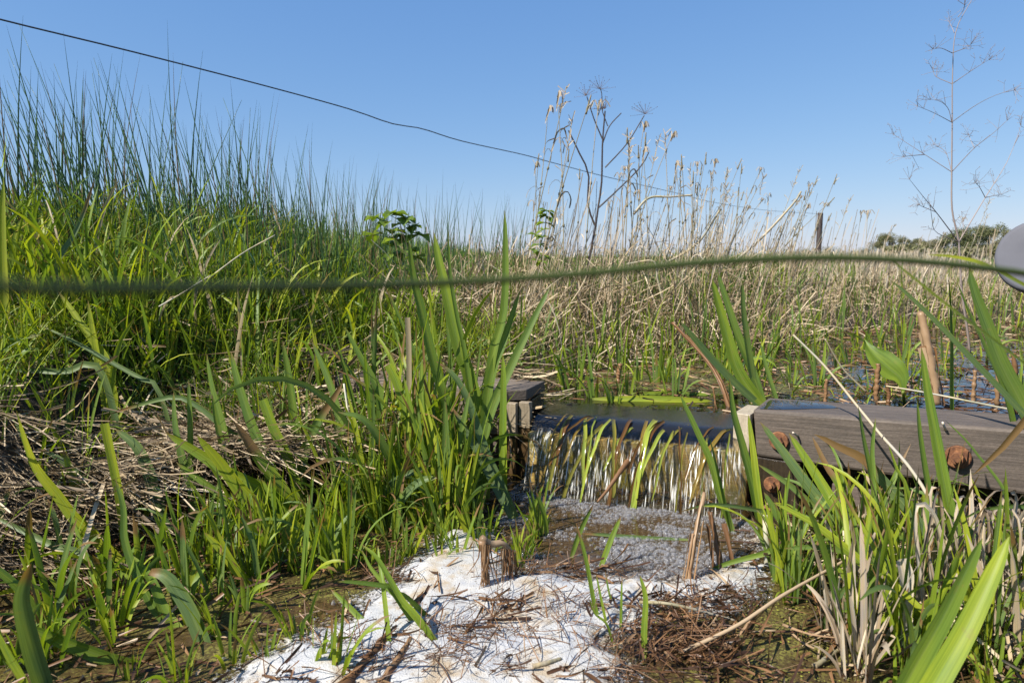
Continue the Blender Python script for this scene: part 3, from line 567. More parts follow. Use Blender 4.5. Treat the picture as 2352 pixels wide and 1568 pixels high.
PL=[
("bright yellow-green reed with a long arching leaf at the straw bank's foot",[
 (25,.95,.05,None,.02,'42,957 84,1068 139,1140 175,1189 240,1250 302,1313'),
 (15,.85,.1,1.40,.02,'241,972 252,1026 277,1152 289,1259 300,1306','cut'),
 (16,.8,.2,1.38,-.03,'128,1289 208,1313 292,1333'),(13,.8,.3,1.39,-.02,'215,1293 296,1313 318,1330'),
 (20,.55,.7,1.38,0,'302,1262 318,1300 340,1318 350,1340')]),
("grey-green reed leaf curving over beside the dark undercut bank",[
 (20,.12,.1,1.50,.04,'265,985 315,1026 344,1090 365,1169 382,1225'),(9,.6,.1,1.52,.0,'405,1140 350,1160 318,1220 300,1262')]),
("slender bluish reed leaning left over the straw bank's foot",[
 (14,.05,.2,1.50,.02,'86,1029 139,1056 189,1102 235,1161 285,1260'),(14,.55,.2,1.49,.02,'145,1031 176,1127 193,1186 200,1250'),
 (11,.7,.1,1.46,.0,'105,1090 110,1170 128,1260 140,1330'),(10,.6,.9,1.45,0,'120,1085 122,1180 135,1260 147,1335')]),
("long dark blue-green reed leaf reaching in from the left edge",[
 (16,.05,.1,1.22,.12,'-20,1182 118,1249 202,1279 235,1350 319,1417 373,1432'),(12,.45,.1,1.25,.05,'161,1165 188,1249 208,1300 225,1345')]),
("reed with two crossing pale leaves above the duckweed",[
 (12,.15,.2,1.18,.03,'235,1222 198,1259 181,1303 170,1360 160,1400'),(13,.1,.2,1.10,.05,'178,1283 148,1360 124,1417 101,1501 92,1560'),
 (12,.9,.1,1.14,.04,'175,1286 165,1367 181,1437 202,1470')]),
("tall twisted reed with a narrow upright leaf in the left foreground",[
 (15,.35,.1,1.13,.06,'265,1100 284,1165 286,1232 306,1300 346,1384 380,1430 395,1470'),(20,.6,.1,1.06,.12,'296,1270 346,1330 380,1407 437,1484 494,1545 530,1590'),
 (30,.15,.3,1.06,.06,'339,1321 352,1313 366,1316 390,1330 433,1394 470,1478 492,1548'),(14,.75,.6,1.12,.02,'385,1410 378,1450 340,1490 300,1515'),
 (13,.55,.1,1.2,.05,'272,1290 300,1330 335,1372 372,1420 392,1450')]),
("broad olive reed leaf sweeping low across the bottom left corner",[(29,.45,.2,1.03,-.03,'27,1424 101,1454 202,1494 302,1528 403,1545 510,1552')]),
("pale upright reed with a broad glaucous leaf at the lower left",[
 (28,.08,.3,.95,-.06,'72,1293 50,1367 57,1424 77,1501 101,1575 112,1640'),(18,.7,.1,.94,.02,'-12,1440 20,1501 57,1565 75,1630')]),
("arched yellow-green reed at the left edge over the duckweed",[
 (16,.9,.1,1.13,.05,'-14,1366 37,1353 67,1367 111,1394 168,1437 235,1474'),(10,.3,.1,1.10,.05,'-10,1415 20,1464 60,1508')]),
("yellow-green reed spreading low leaves beside the brown roots",[
 (14,.35,.1,1.24,-.05,'383,1394 464,1394 538,1377 612,1362'),(18,.92,.1,1.25,.02,'470,1222 504,1256 551,1316 591,1357 606,1372'),
 (10,.25,.1,1.26,.03,'551,1179 578,1242 591,1316 597,1360'),(13,.85,.1,1.25,.0,'498,1215 525,1270 560,1325 590,1368')]),
("big bright reed with two broad leaves leaning left over the dark hollow",[
 (24,.62,.1,1.50,.02,'380,993 462,1043 525,1085 596,1119 655,1163'),(30,.85,.05,1.46,.0,'452,999 504,1056 554,1123 622,1190 678,1213 705,1235'),
 (14,.5,.1,1.46,.02,'405,1062 483,1119 554,1178 588,1223 640,1270'),(24,.55,.1,1.45,.05,'600,1100 630,1145 660,1190 690,1230 712,1262'),
 (12,.2,.1,1.48,.04,'600,1112 560,1128 515,1150 470,1180')]),
("slim upright reed pair in front of the dark hollow",[
 (16,.25,.1,1.53,.03,'399,900 405,984 424,1068 445,1136 448,1225'),(12,.3,.1,1.55,.03,'433,871 437,963 439,1068 441,1195')]),
("tall reed with long leaves rising over the thatch lip",[
 (19,.3,.1,1.62,.08,'475,812 491,892 517,984 533,1081 559,1152 575,1200'),(20,.35,.1,1.60,.08,'531,808 546,871 575,963 601,1026 630,1089 676,1200'),
 (12,.5,.1,1.6,.05,'487,905 500,980 520,1060 545,1140 560,1190')]),
("straight green reed between the thatch and the timber wall",[
 (16,.45,.1,1.68,.06,'649,783 664,867 676,959 689,1047 700,1150'),(14,.3,.1,1.72,.06,'716,783 743,842 769,913 790,1010'),
 (16,.25,.6,1.62,.03,'787,879 768,912 739,955 706,1018 689,1089 680,1171')]),
("reed with a clipped leaf and a rusty spotted leaf",[
 (18,.55,.1,1.60,.03,'605,917 630,984 659,1043 676,1089 690,1170','cut'),(22,.6,.72,1.55,.02,'538,968 555,993 571,1018 601,1064 647,1123 676,1196')]),
("crossed reed leaves growing out of the pale thatch",[
 (14,.55,.1,None,.05,'361,711 328,787 302,854 252,945'),(15,.85,.1,1.87,.03,'202,690 218,783 235,879 248,945'),
 (16,.9,.1,1.88,.05,'134,669 168,716 206,770 239,818 250,850'),(10,.7,.1,1.86,.02,'311,728 277,783 260,854 252,940'),
 (9,.9,.1,1.88,.05,'222,838 240,862 250,900')]),
("grey-green leaf lying flat across the thatch at the left edge",[(13,.08,.1,1.78,.03,'-10,857 63,850 147,854 235,856')]),
("thin dark leaf bent down across the thatch",[(8,.1,.1,1.84,.06,'90,745 168,783 244,825 319,867 368,903')]),
("pale narrow leaf arching over the thatch above the hollow",[(10,.15,.3,1.66,.06,'252,951 319,930 399,911 445,926 483,955 525,989 588,1040')]),
("single straight bright blade standing on the bank among turf",[(11,.75,.1,2.1,.0,'340,573 336,648 330,733 326,770')]),
("pale stiff blade leaning right on the left bank",[(10,.02,.3,2.05,.12,'218,410 189,496 160,559 130,632')]),
("broad sunlit yellow-green blades at the far left edge",[(15,.97,.0,1.95,.03,'8,407 6,504 8,612 10,660'),(13,.8,.0,2.0,.03,'17,298 8,378 -3,450')]),
# centre
("tallest reed spire in front of the timber wall",[
 (16,.42,.05,1.72,.06,'1159,483 1161,561 1161,645 1155,729 1134,800 1122,880 1112,960 1110,1080'),(17,.3,.05,1.70,.06,'1264,658 1234,716 1193,800 1165,860 1131,934 1110,1010 1108,1080'),
 (15,.45,.05,1.71,.07,'1195,666 1172,737 1151,800 1136,836 1121,903 1110,1000')]),
("pair of broad dark green spires left of the tallest reed",[
 (18,.5,.05,1.76,.07,'938,548 949,637 966,708 987,800 1009,880 1030,940 1050,1010 1064,1130'),(23,.55,.05,1.74,.08,'997,534 1008,595 1029,687 1054,800 1073,850 1095,930 1108,1004 1112,1110'),
 (9,.4,.1,1.76,.05,'1029,527 1033,624 1050,729 1066,800 1080,900')]),
("flat single blade in front of the pale edge board",[(14,.6,.05,1.66,.03,'1155,814 1157,872 1156,968 1156,1040 1157,1124 1160,1176 1163,1230')]),
("grey-green drooping reed leaves before the left timber wall",[
 (16,.02,.2,1.62,.06,'1040,937 1066,982 1097,1035 1131,1100 1156,1148'),(16,.12,.2,1.64,.06,'1001,829 1042,862 1073,915 1095,980 1121,1052 1148,1110'),(12,.3,.1,1.63,.03,'1079,900 1066,963 1049,1052 1037,1130')]),
("yellow-green fan of blades in the middle of the reed clump",[
 (18,.9,.05,1.64,.03,'975,891 985,956 994,1016 1006,1088 1013,1146'),(13,.5,.05,1.66,.05,'969,824 969,896 977,992 989,1086'),
 (13,.6,.05,1.62,.03,'929,869 939,915 953,968 977,1040 1001,1100 1022,1158'),(14,.7,.05,1.68,.03,'892,838 910,876 925,925 940,1010','cut')]),
("left flank reeds before the old timber",[
 (14,.35,.05,1.76,.05,'793,752 827,816 865,883 872,900 874,968 877,1070'),(11,.5,.05,1.74,.04,'845,845 848,920 862,980 869,1034'),
 (18,.3,.1,1.60,-.02,'776,946 790,950 826,958 857,987 879,1023 900,1059 920,1100 934,1140')]),
("glossy bent reed leaves catching the sun low in the clump",[
 (17,.1,.1,1.52,-.02,'1004,1097 973,1102 944,1124 920,1155 912,1188'),(14,.1,.2,1.56,.0,'989,1068 946,1085 905,1107 884,1132'),
 (12,.35,.1,1.55,-.02,'874,1074 838,1100 814,1128 795,1180'),(11,.75,.1,1.54,.0,'949,1076 968,1112 994,1164'),(11,.45,.1,1.58,.0,'956,1016 944,1052 939,1088 940,1140')]),
("pale dead reed leaf standing cut among green reeds",[(9,.1,.95,1.70,.02,'936,729 939,800 940,884 942,940','cut')]),
# foam plants
("young reed shoot rising from the drowned brown stalk in the foam",[
 (11,.6,.1,1.06,.05,'831,1250 865,1280 899,1337 925,1381 955,1414'),(10,.45,.1,1.09,.05,'831,1262 850,1300 870,1325 888,1346 940,1400'),
 (10,.35,.1,1.09,-.03,'775,1334 830,1338 885,1346 900,1355'),(9,.6,.1,1.09,.05,'868,1252 872,1290 880,1340'),(10,.3,.1,1.10,-.02,'893,1352 915,1363 935,1372')]),
("low reed shoot leaning left on the foam's edge",[(11,.5,.2,None,.05,'760,1352 800,1390 831,1421 864,1444')]),
("thin sprouting grass stems in the middle of the foam",[
 (5,.55,.2,None,.02,'1352,1371 1366,1408 1392,1431 1406,1472 1416,1484'),(5,.6,.2,1.11,.02,'1369,1317 1382,1381 1392,1428'),(8,.5,.4,1.12,.04,'1323,1200 1345,1280 1366,1391 1384,1440')]),
("upright green blade beside the brown roots in the foam",[(11,.55,.1,None,.03,'1470,1320 1483,1371 1480,1448 1480,1510')]),
("two thin upright stems in the foam by the roots",[(5,.5,.3,None,.01,'1429,1324 1426,1431 1424,1450'),(4,.4,.4,1.18,.01,'1390,1310 1402,1370 1425,1420')]),
("leaning blade poking out of the bubbles",[(9,.5,.2,None,.02,'1426,1186 1402,1243 1379,1306')]),
("olive blade with a dry foot among the bubbles",[(9,.4,.3,None,.03,'1362,1159 1332,1220 1312,1280')]),
("crossed olive blades at the foot of the falls",[(9,.45,.3,None,.0,'1231,1129 1248,1179 1256,1228'),(6,.6,.2,1.58,.0,'1249,1110 1228,1160 1204,1225')]),
("pale leaf floating flat on the bubbles",[(7,.15,.3,None,.02,'1335,1224 1419,1230 1500,1236 1580,1240')]),
# right
("dark twin reeds standing in the pond behind the right timber",[
 (15,.15,.05,1.98,.0,'1562,738 1625,814 1688,881 1752,938'),(19,.55,.05,1.98,.05,'1635,640 1671,776 1700,860 1752,932'),
 (15,.3,.05,1.99,.05,'1648,625 1688,751 1721,835 1755,932'),(13,.2,.05,2.0,.0,'1705,650 1707,713 1717,793 1734,900'),(8,.3,.05,1.99,.04,'1747,789 1759,839 1782,915')],ZW),
("narrow green blade slanting across the falls",[(13,.4,.05,1.54,.06,'1562,906 1599,986 1633,1062 1652,1133 1672,1190'),(9,.35,.05,1.54,.02,'1629,1003 1646,1079 1663,1154')]),
("two long reeds crossing in front of the pale edge board",[
 (18,.35,.1,1.46,.08,'1675,869 1683,944 1704,1024 1725,1104 1742,1184 1761,1270'),(13,.8,.05,1.45,.06,'1719,952 1730,1036 1742,1141 1759,1250')]),
("broad grey-green reed crossing the first rusty bolt",[(21,.12,.1,1.38,.1,'1746,969 1797,1036 1847,1104 1898,1171 1936,1216'),(12,.2,.1,1.4,.06,'1740,1065 1810,1110 1870,1160 1930,1185'),(14,.3,.1,1.37,.05,'1755,1130 1790,1190 1830,1255 1858,1300')]),
("bright reed leaning over the timber's middle",[(19,.65,.1,1.36,.09,'1812,994 1856,1062 1898,1129 1934,1190'),(13,.5,.8,1.4,.06,'1866,1003 1898,1070 1932,1130'),(9,.5,.1,1.38,.04,'1814,1079 1801,1163 1796,1240')]),
("bent blue-green reed with a brown withered tip before the beam",[(20,.05,.8,1.30,.08,'1870,997 1895,1008 1922,1024 1982,1053 2024,1100 2066,1146 2110,1205')]),
("upright dark green reed before the beam's middle",[(15,.3,.05,1.28,.05,'1971,932 1982,1007 1998,1083 2015,1184 2028,1285'),(10,.4,.05,1.3,.04,'2011,960 2003,1030 2006,1110')]),
("stocky upright reed pair crossing the beam's lower edge",[(14,.35,.05,1.28,.03,'2106,919 2112,995 2124,1079 2137,1150'),(10,.6,.05,1.29,.03,'2066,1011 2062,1100 2060,1180'),(11,.7,.05,1.26,.03,'2040,1020 2060,1080 2084,1130')]),
("tallest light green reed in front of the right beam",[(21,.5,.05,1.20,.08,'2116,797 2129,894 2145,986 2162,1079 2183,1184 2210,1275'),(12,.4,.05,1.22,.08,'2171,965 2217,1011 2250,1053 2284,1095 2316,1160')]),
("olive reed leaf with a brown edge hanging in from the right",[(19,.65,.6,1.12,.06,'2234,1091 2301,1028 2351,969 2420,900 2470,1000 2480,1200')]),
("wide pale reed rising at the right edge before the pond",[(27,.3,.05,1.45,.05,'2226,610 2234,659 2267,751 2301,839 2343,919 2380,1010'),(17,.4,.05,1.47,.05,'2195,640 2225,720 2262,800 2320,950')]),
("straight single reed in the pond behind the beam",[(13,.45,.05,1.78,.02,'2179,640 2183,785 2183,877 2184,940')],ZW),
("dark slender reed slanting down towards the right edge",[(12,.12,.05,1.36,.06,'2040,640 2066,659 2141,730 2234,827 2343,944 2400,1020')]),
("yellow-green reed arching low across the right foreground",[(23,.75,.05,1.02,.16,'1776,1154 1856,1196 1919,1242 1998,1313 2049,1377 2133,1424 2267,1518')]),
("slim yellow-green reed with a brown tip crossing the foreground",[(14,.9,.3,.93,.2,'1931,1125 1965,1184 2007,1259 2032,1316 2099,1384 2183,1461 2267,1552 2300,1590')]),
("low level reed leaf in front of the lower plank",[(14,.3,.1,1.22,.0,'1801,1259 1898,1257 1982,1280 2030,1300'),(8,.3,.1,1.3,.0,'1835,1242 1940,1234 2066,1234 2100,1250')]),
("nearest broad pale green leaf at the bottom right",[(42,.42,.0,.74,.10,'2256,1236 2217,1316 2166,1417 2099,1535 2060,1610 2040,1660')]),
("nearest yellow-green leaf beside the pale one at the bottom right",[(42,.72,.0,.73,.08,'2318,1232 2274,1333 2217,1451 2150,1568 2110,1640')]),
("pale leaf arching over the foot of the falls",[(7,.12,.2,1.42,-.04,'1562,1175 1629,1158 1723,1168 1790,1190')]),
("curved green blade reaching left over the stream's edge",[(10,.4,.1,1.30,.05,'1605,1323 1663,1296 1746,1273 1800,1262')]),
("arching leaf entering from the right edge before the beam",[(9,.25,.1,1.18,.0,'2200,1202 2250,1172 2352,1163 2420,1200')]),
("crossed short grass leaves by the brown roots at the right",[(12,.1,.1,1.12,.03,'1915,1340 1940,1372 1946,1412'),(13,.15,.1,1.1,.0,'1946,1340 1905,1400 1878,1460'),(6,.5,.1,1.12,.0,'1880,1430 1920,1405 1985,1410')]),
]
for p in PL: plant('reed_plant',p[0],'reed plant',p[1],None,p[2] if len(p)>2 else 0.0)
# blade bowed close across the view
b=MB(); pts=[P(x,y,d) for x,y,d in ((-260,640,.095),(-100,655,.10),(150,663,.115),(420,660,.14),(700,657,.17),(1000,650,.205),(1300,632,.22),(1600,604,.235),(1850,592,.25),(2050,596,.26),(2250,614,.272),(2420,640,.285),(2650,700,.30))]
pts+= [np.array([.42,.42,.30]),np.array([.46,.46,.02])]
tube(b,pts,.0011,.0021,K=8,ns=60,rnd=.30); tag(b.obj('bowed_rush',M['stemolive'],off=pts[-1]),'blurred green rush stem bowed right across the view close up','rush')
b=MB(); strip(b,[P(x,y,d) for x,y,d in ((2420,900,.62),(2352,835,.60),(2200,720,.56),(2050,600,.54),(2030,585,.53))],.0035,rnd=.8); tag(b.obj('near_grass',M['leaf'],off=P(2420,900,.62)),'soft blurred thin blade slanting behind the bowed rush stem','grass')
b=MB(); strip(b,[P(x,y,d) for x,y,d in ((2440,700,.7),(2352,655,.68),(2260,607,.66),(2190,590,.66),(2130,585,.65))],.005,rnd=.95); tag(b.obj('near_grass',M['leaf'],off=P(2440,700,.7)),'yellow-green blade tip curving just above the bowed rush stem','grass')
# sticks and dead stalks
def stick(name,label,cat,pts,w,mat_='palestem',rnd=.5,rough=.08,d=None,K=7,taper=.6,z0=0.0,sink=False):
    px=[tuple(map(float,a.split(','))) for a in pts.split()]
    q_=[P(p[0],p[1],p[2]) if p[2]>.2 else G(p[0],p[1],p[2]) for p in px]; b=MB(); r=w/FPX*q_[0][1]*.5
    tube(b,q_,r,r*taper,K=K,ns=24,rnd=rnd,rough=rough)
    if name=='dead_stalk' and z0==0.0:
        for j in range(7):
            off=np.array([rng.normal(0,r*1.1),rng.normal(0,r*.6),0]); k0=rng.integers(0,2); sub=spline(q_,9)[k0:rng.integers(6,10)]+off+rng.normal(0,r*.35,3); strip(b,sub,r*rng.uniform(.7,1.5),rnd=min(1,max(0,rnd+rng.uniform(-.25,.1))),prof=prof_flat,fold=.5,psi=rng.uniform(-1.4,1.4),twist=rng.uniform(-2,2),ns=12,jitter=.3)
    return tag(b.obj(name,M[mat_],off=q_[0]),label,cat)
stick('straw_stem','long pale straw stem leaning diagonally across the right beam','straw stem','2205,1292,1.15 2175,1247,1.17 2137,1150,1.21 2087,1070,1.28 2024,999,1.36 1969,932,1.45 1893,839,1.52 1822,769,1.58',10,'straw',.8,taper=.62)
stick('fallen_stem','grey weathered stem lying from the stream up to the right','stick','1560,1500,.012 1696,1434,.05 1797,1367,.08 1941,1286,.10',11,'litter',.97,taper=.7)
stick('pale_stick','white bleached stick standing before the left timber wall','stick','846,1180,1.66 838,1148,1.66 821,1064,1.69 805,980,1.72 790,881,1.76',8,'palestem',1.0)
stick('thin_straw','thin white straw slanting across the left bank grass','straw stem','478,640,2.1 560,580,2.15 632,540,2.2',4,'straw',.95)
stick('thin_straw','thin grey straw lying above the turf left of centre','straw stem','365,704,2.0 420,672,2.03 484,632,2.06',3.5,'palestem',.7)
stick('straw_stem','straw stem lying along the back of the right beam','straw stem','2352,947,1.62 2230,922,1.66 2130,902,1.72 2035,886,1.78',6,'straw',.9)
stick('straw_stem','thin broken straw leaning in the pond behind the beam','straw stem','1990,900,1.95 1935,845,1.98 1895,778,2.0',5,'straw',.35)
stick('dead_stalk','grey-brown dead stalk standing before the right edge of the falls','dead stalk','1570,1405,1.28 1592,1266,1.30 1605,1190,1.33 1619,1131,1.36',13,'litter',.85,rough=.3,taper=.75)
stick('dead_stalk','dark frayed stalk beside the grey-brown one before the falls','dead stalk','1668,1372,1.32 1655,1300,1.34 1645,1240,1.36 1632,1175,1.38',17,'litter',.55,rough=.3)
stick('stub','pale broken stem stub left of the lower plank','stub','1763,1302,1.36 1761,1240,1.36 1758,1182,1.37',15,'palestem',.5,rough=.15,taper=.95)
stick('twig','knobbly brown twig stuck in the weir lip','twig','1585,1050,1.80 1556,1020,1.84 1525,975,1.92 1500,962,1.95',9,'litter',.7,rough=.3,taper=.8)
stick('brown_reed','brown soaked reed piece hanging down the falls','reed piece','1466,1030,1.80 1430,1075,1.73 1395,1125,1.69 1372,1152,1.67',19,'litter',.62,rough=.12,taper=.25)
stick('dead_stalk','brown rotten stalk standing in the pond behind the beam','dead stalk','2152,930,1.95 2146,880,1.96 2130,790,1.98 2116,716,2.0',20,'litter',.85,rough=.25,taper=.8)
stick('dead_stalk','knobbly dark stalk rising from the pond among green blades','dead stalk','1690,990,2.0 1665,905,2.05 1640,850,2.1 1600,800,2.15 1545,740,2.2',8,'litter',.7,rough=.35)
stick('drowned_stalk','thick brown stalk lying in the foam towards the bottom','drowned stalk','770,1600,.012 832,1530,.014 905,1440,.016 965,1372,.014 985,1350,.012',36,'litter',.5,rough=.22,taper=.45,K=9)
stick('drowned_stalk','second brown stalk lying in the foam right of the thick one','drowned stalk','860,1590,.014 910,1520,.018 955,1450,.014 985,1410,.012',24,'litter',.8,rough=.25,taper=.5,K=8)
stick('stem_piece','short light stem piece floating on the foam','stem piece','1225,1530,.022 1255,1522,.024 1288,1512,.022',13,'straw',.55,rough=.15,taper=.7)
stick('stem_piece','yellow rotting stem piece half sunk in the duckweed','stem piece','1870,1530,.006 1900,1510,.010 1925,1492,.008',14,'straw',.35,rough=.2)
stick('stem_piece','red-brown root piece lying by the duckweed at the right','stem piece','1920,1480,.008 1945,1455,.012 1985,1428,.010',17,'litter',.75,rough=.25)
stick('bent_stem','tan bent stem leaning over the foam at the roots','bent stem','1470,1382,.03 1530,1385,.045 1600,1400,.035 1690,1425,.012',9,'straw',.6)
for k,(px,py,h,w,d,r,lab) in enumerate(((1420,880,45,14,2.35,.85,'brown stub with green leaf bases in mid pond'),(1895,930,60,10,1.93,.9,'thin brown stub behind the beam near its left end'),(2012,920,85,15,1.9,.9,'stout brown stub behind the middle of the beam'),
    (2040,930,50,12,1.88,.7,'short dark stub beside the stout one'),(2290,930,140,15,1.75,.93,'tall pale brown stub behind the beam towards the right'),(2235,925,75,12,1.8,.95,'ragged whitish stub behind the beam'),(1641,960,70,6,2.05,.9,'thin tan stub standing in the clear water'),(2330,960,150,16,1.6,.8,'brown stub at the right edge behind the beam'))):
    stick('stub',lab,'stub',f'{px},{py},{d} {px+2},{py-h/2},{d} {px+rng.uniform(-6,8):.1f},{py-h},{d}',w*.85,'litter',r*.85,rough=.4,taper=.85,K=5)
# stump of roots in the foam
st=empty('root_stump',G(1140,1420,0),'brown frayed root stump bent over in the foam','root stump')
b=MB(); D=1.24
tube(b,[P(x,y,D) for x,y in ((1120,1420),(1117,1330),(1114,1290),(1108,1240))],.0032,.007,K=8,ns=14,rnd=.8,rough=.4)
tube(b,[P(x,y,D+o) for x,y,o in ((1106,1234,0),(1130,1250,.01),(1155,1247,.02),(1180,1275,.03))],.0075,.004,K=7,ns=10,rnd=.9,rough=.25); b.obj('stem',M['litter'],st,off=st.location)
b=MB()
for k in range(48):
    s=(0.12*rng.random() if rng.random()<.5 else .6+.4*rng.random()); x=1112+70*s+rng.normal(0,5); y=1250+14*s; d=D+.03*s+rng.normal(0,.012)
    l=rng.uniform(70,190); dx=rng.normal(0,14)
    tube(b,[P(x,y,d),P(x+dx*.4,y+l*.45,d),P(x+dx+rng.normal(0,9),y+l,d-.01)],.0013*rng.uniform(.5,1.4),.0006,K=4,ns=5,rnd=rng.uniform(.45,.95),rough=.2,cap=False)
b.obj('roots',M['litter'],st,off=st.location)
# dock leaf
dk=empty('dock_plant',P(2075,905,1.95),'broad dock leaf standing in the pond behind the beam','plant')
b=MB(); cen=[(2075,905),(2068,870),(2040,845),(2012,820),(1996,800),(1986,780)]; wd=[2,34,62,60,36,4]
ns=14; C_=spline([P(x,y,1.95+.02*k) for k,(x,y) in enumerate(cen)],ns+1); W_=np.interp(np.linspace(0,5,ns+1),range(6),wd)/FPX*2.0*.95
T=np.gradient(C_,axis=0); T/=np.linalg.norm(T,axis=1)[:,None]; S=np.cross(T,[0,-1,.2]); S/=np.linalg.norm(S,axis=1)[:,None]
wav=lambda f:.006*np.sin(np.linspace(0,9,ns+1)*f)[:,None]*np.array([0,1,.3])
cols=[C_+S*(W_*a)[:,None]+np.array([0,-1,.3])*(W_*abs(a)*.35)[:,None]+wav(1+a)*abs(a)*2 for a in (-.5,-.3,-.1,.0,.1,.3,.5)]
V=np.stack(cols,1); idx=np.arange((ns+1)*7).reshape(ns+1,7); C4=np.zeros((ns+1,7,4)); C4[...,0]=.5; C4[...,1]=.3+.5*np.linspace(0,1,ns+1)[:,None]; C4[...,3]=np.linspace(0,1,7)
b.add(V.reshape(-1,3),np.stack([idx[:-1,:-1],idx[:-1,1:],idx[1:,1:],idx[1:,:-1]],-1).reshape(-1,4),C4.reshape(-1,4)); b.obj('leaf',M['leaf'],dk,off=dk.location)
b=MB(); tube(b,[P(2074,900,1.95),G(2078,928,ZW)],.004,.005,K=6,rnd=.6); b.obj('stalk',M['leaf'],dk,off=dk.location)
# floating leaf in the clear water
b=MB(); strip(b,[G(1360,916,ZW+.004),G(1450,916,ZW+.007),G(1560,918,ZW+.007),G(1640,921,ZW+.004)],.022,rnd=.85,dry=.1,fold=.2,prof=lambda t:np.sin(np.pi*np.clip(t*.97+.03,0,1))**.6,ns=20)
tag(b.obj('floating_leaf',M['leaf'],off=G(1360,916,ZW)),'long yellow-green leaf floating on the clear water above the lip','leaf')
b=MB(); strip(b,[G(1450,905,ZW+.003),G(1550,903,ZW+.004),G(1640,906,ZW+.003)],.014,rnd=.6,fold=.1); tag(b.obj('floating_leaf',M['leaf'],off=G(1450,905,ZW)),'narrower leaf floating just behind the long one','leaf')
# big dry leaf and dry clump at right
b=MB(); pts,_=leafpts('2068,1283 2078,1330 2080,1420 2083,1528',1.04,.03); strip(b,pts,.024,rnd=.9,prof=prof_flat,fold=.5,ns=18,jitter=.08); tag(b.obj('dry_leaf',M['straw'],off=pts[0]),'broad pale split dry leaf standing at the lower right','dry leaf')
b=MB()
pts=[P(x,y,1.1) for x,y in ((2130,1480),(2122,1400),(2112,1330),(2105,1260),(2100,1200),(2102,1165),(2118,1155),(2145,1185),(2160,1240),(2178,1330))]
strip(b,pts,.009,rnd=.85,prof=prof_flat,fold=.6,ns=26,jitter=.15); tag(b.obj('dry_leaf',M['straw'],off=pts[0]),'dry grey leaf bent over like a hook beside the straw stem','dry leaf')
dc=empty('dry_sedge_clump',(1.12,1.22,.04),'collapsed clump of curled dry sedge leaves at the right edge','dead plant')
for kk in range(90):
    b=MB(); x0=rng.uniform(2110,2480); top=rng.uniform(1120,1330); d=rng.uniform(1.08,1.36); s=rng.choice([-1,1])
    w=rng.uniform(.0025,.008); sw=rng.uniform(15,90)
    pts=[P(x0,rng.uniform(1420,1600),d),P(x0+rng.normal(0,14),top+130,d),P(x0+s*sw*.25,top+10,d+.02),P(x0+s*sw*.6,top,d),P(x0+s*sw,top+50,d-.03),P(x0+s*sw*1.1+rng.normal(0,12),top+rng.uniform(120,230),d-.04)]
    if rng.random()<.35: pts=pts[:4]
    strip(b,pts,w,rnd=rng.uniform(.0,.75),prof=prof_flat,fold=.5,psi=rng.uniform(-1,1),twist=rng.uniform(-2.5,2.5),ns=18,jitter=.12); b.obj('leaf',M['straw'],dc,off=dc.location)
# trailing leaves over the falls
cols=['yellow-green','brown','olive','bright green','ochre','dark brown','pale green']; shade=[.85,.1,.5,1.0,.4,.03,.72]
us=np.sort(rng.uniform(.03,LL-.02,27))
nth=['first','second','third','fourth','fifth','sixth','seventh','eighth','ninth','tenth','eleventh','twelfth','thirteenth','fourteenth','fifteenth','sixteenth','seventeenth','eighteenth','nineteenth','twentieth','twenty-first','twenty-second','twenty-third','twenty-fourth','twenty-fifth','twenty-sixth','twenty-seventh','twenty-eighth','twenty-ninth','thirtieth','thirty-first','thirty-second','thirty-third','thirty-fourth']
for k,u in enumerate(us):
    c=rng.integers(0,7); c=3 if k in (9,14,17) else int(rng.choice([0,1,2,2,4,4,5,6,1])); W=rng.uniform(.004,.011); W=.015 if k in (14,) else W
    h0=rng.uniform(-.07,-.02); h1=rng.choice([.06,.085,.097]); dr=rng.normal(-.03,.035); o=rng.choice([-.003,.002,.004,.005])
    if k in (9,14,17): o=.006; h1=.097
    hs=np.linspace(h0,h1,9); pts=[fallpt(u+dr*i/8+.0014*math.sin(i*1.3+k),h,o+.002*math.sin(i*2+k)) for i,h in enumerate(hs)]
    b=MB(); strip(b,pts,W,rnd=shade[c],dry=0,fold=.3,psi=rng.uniform(-.4,.4),ns=22,prof=prof_blade if k%3==0 else prof_flat)
    tag(b.obj('trailing_leaf',M['trail'],off=pts[0]),f'{cols[c]} leaf strip trailing over the falls, {nth[k]} from the left timber','trailing leaf','leaf strips trailing over the falls')
# ================================================================ repeated plants
def field(n,y0,y1,pw=1.0,a0=-1.0,a1=1.0):
    y=y0*(y1/y0)**(rng.random(n)**pw); x=y*rng.uniform(a0,a1,n); return x,y
def on(x,y,dz=-.01): return np.stack([x,y,height(x,y)+dz],-1)
def free(x,y): return (sdf(x,y,STREAM)>.02)&(sdf(x,y,POND)>.0)
def copies(proto,parts,name,label,cat,group,loc,rz,s):
    o=proto.copy(); o.name=name; COL.objects.link(o); o.location=[float(v) for v in loc]; o.rotation_euler=(0,0,rz); o.scale=(s,s,s)
    tag(o,label,cat,group)
    for c in parts:
        d=c.copy(); COL.objects.link(d); d.parent=o
    return o
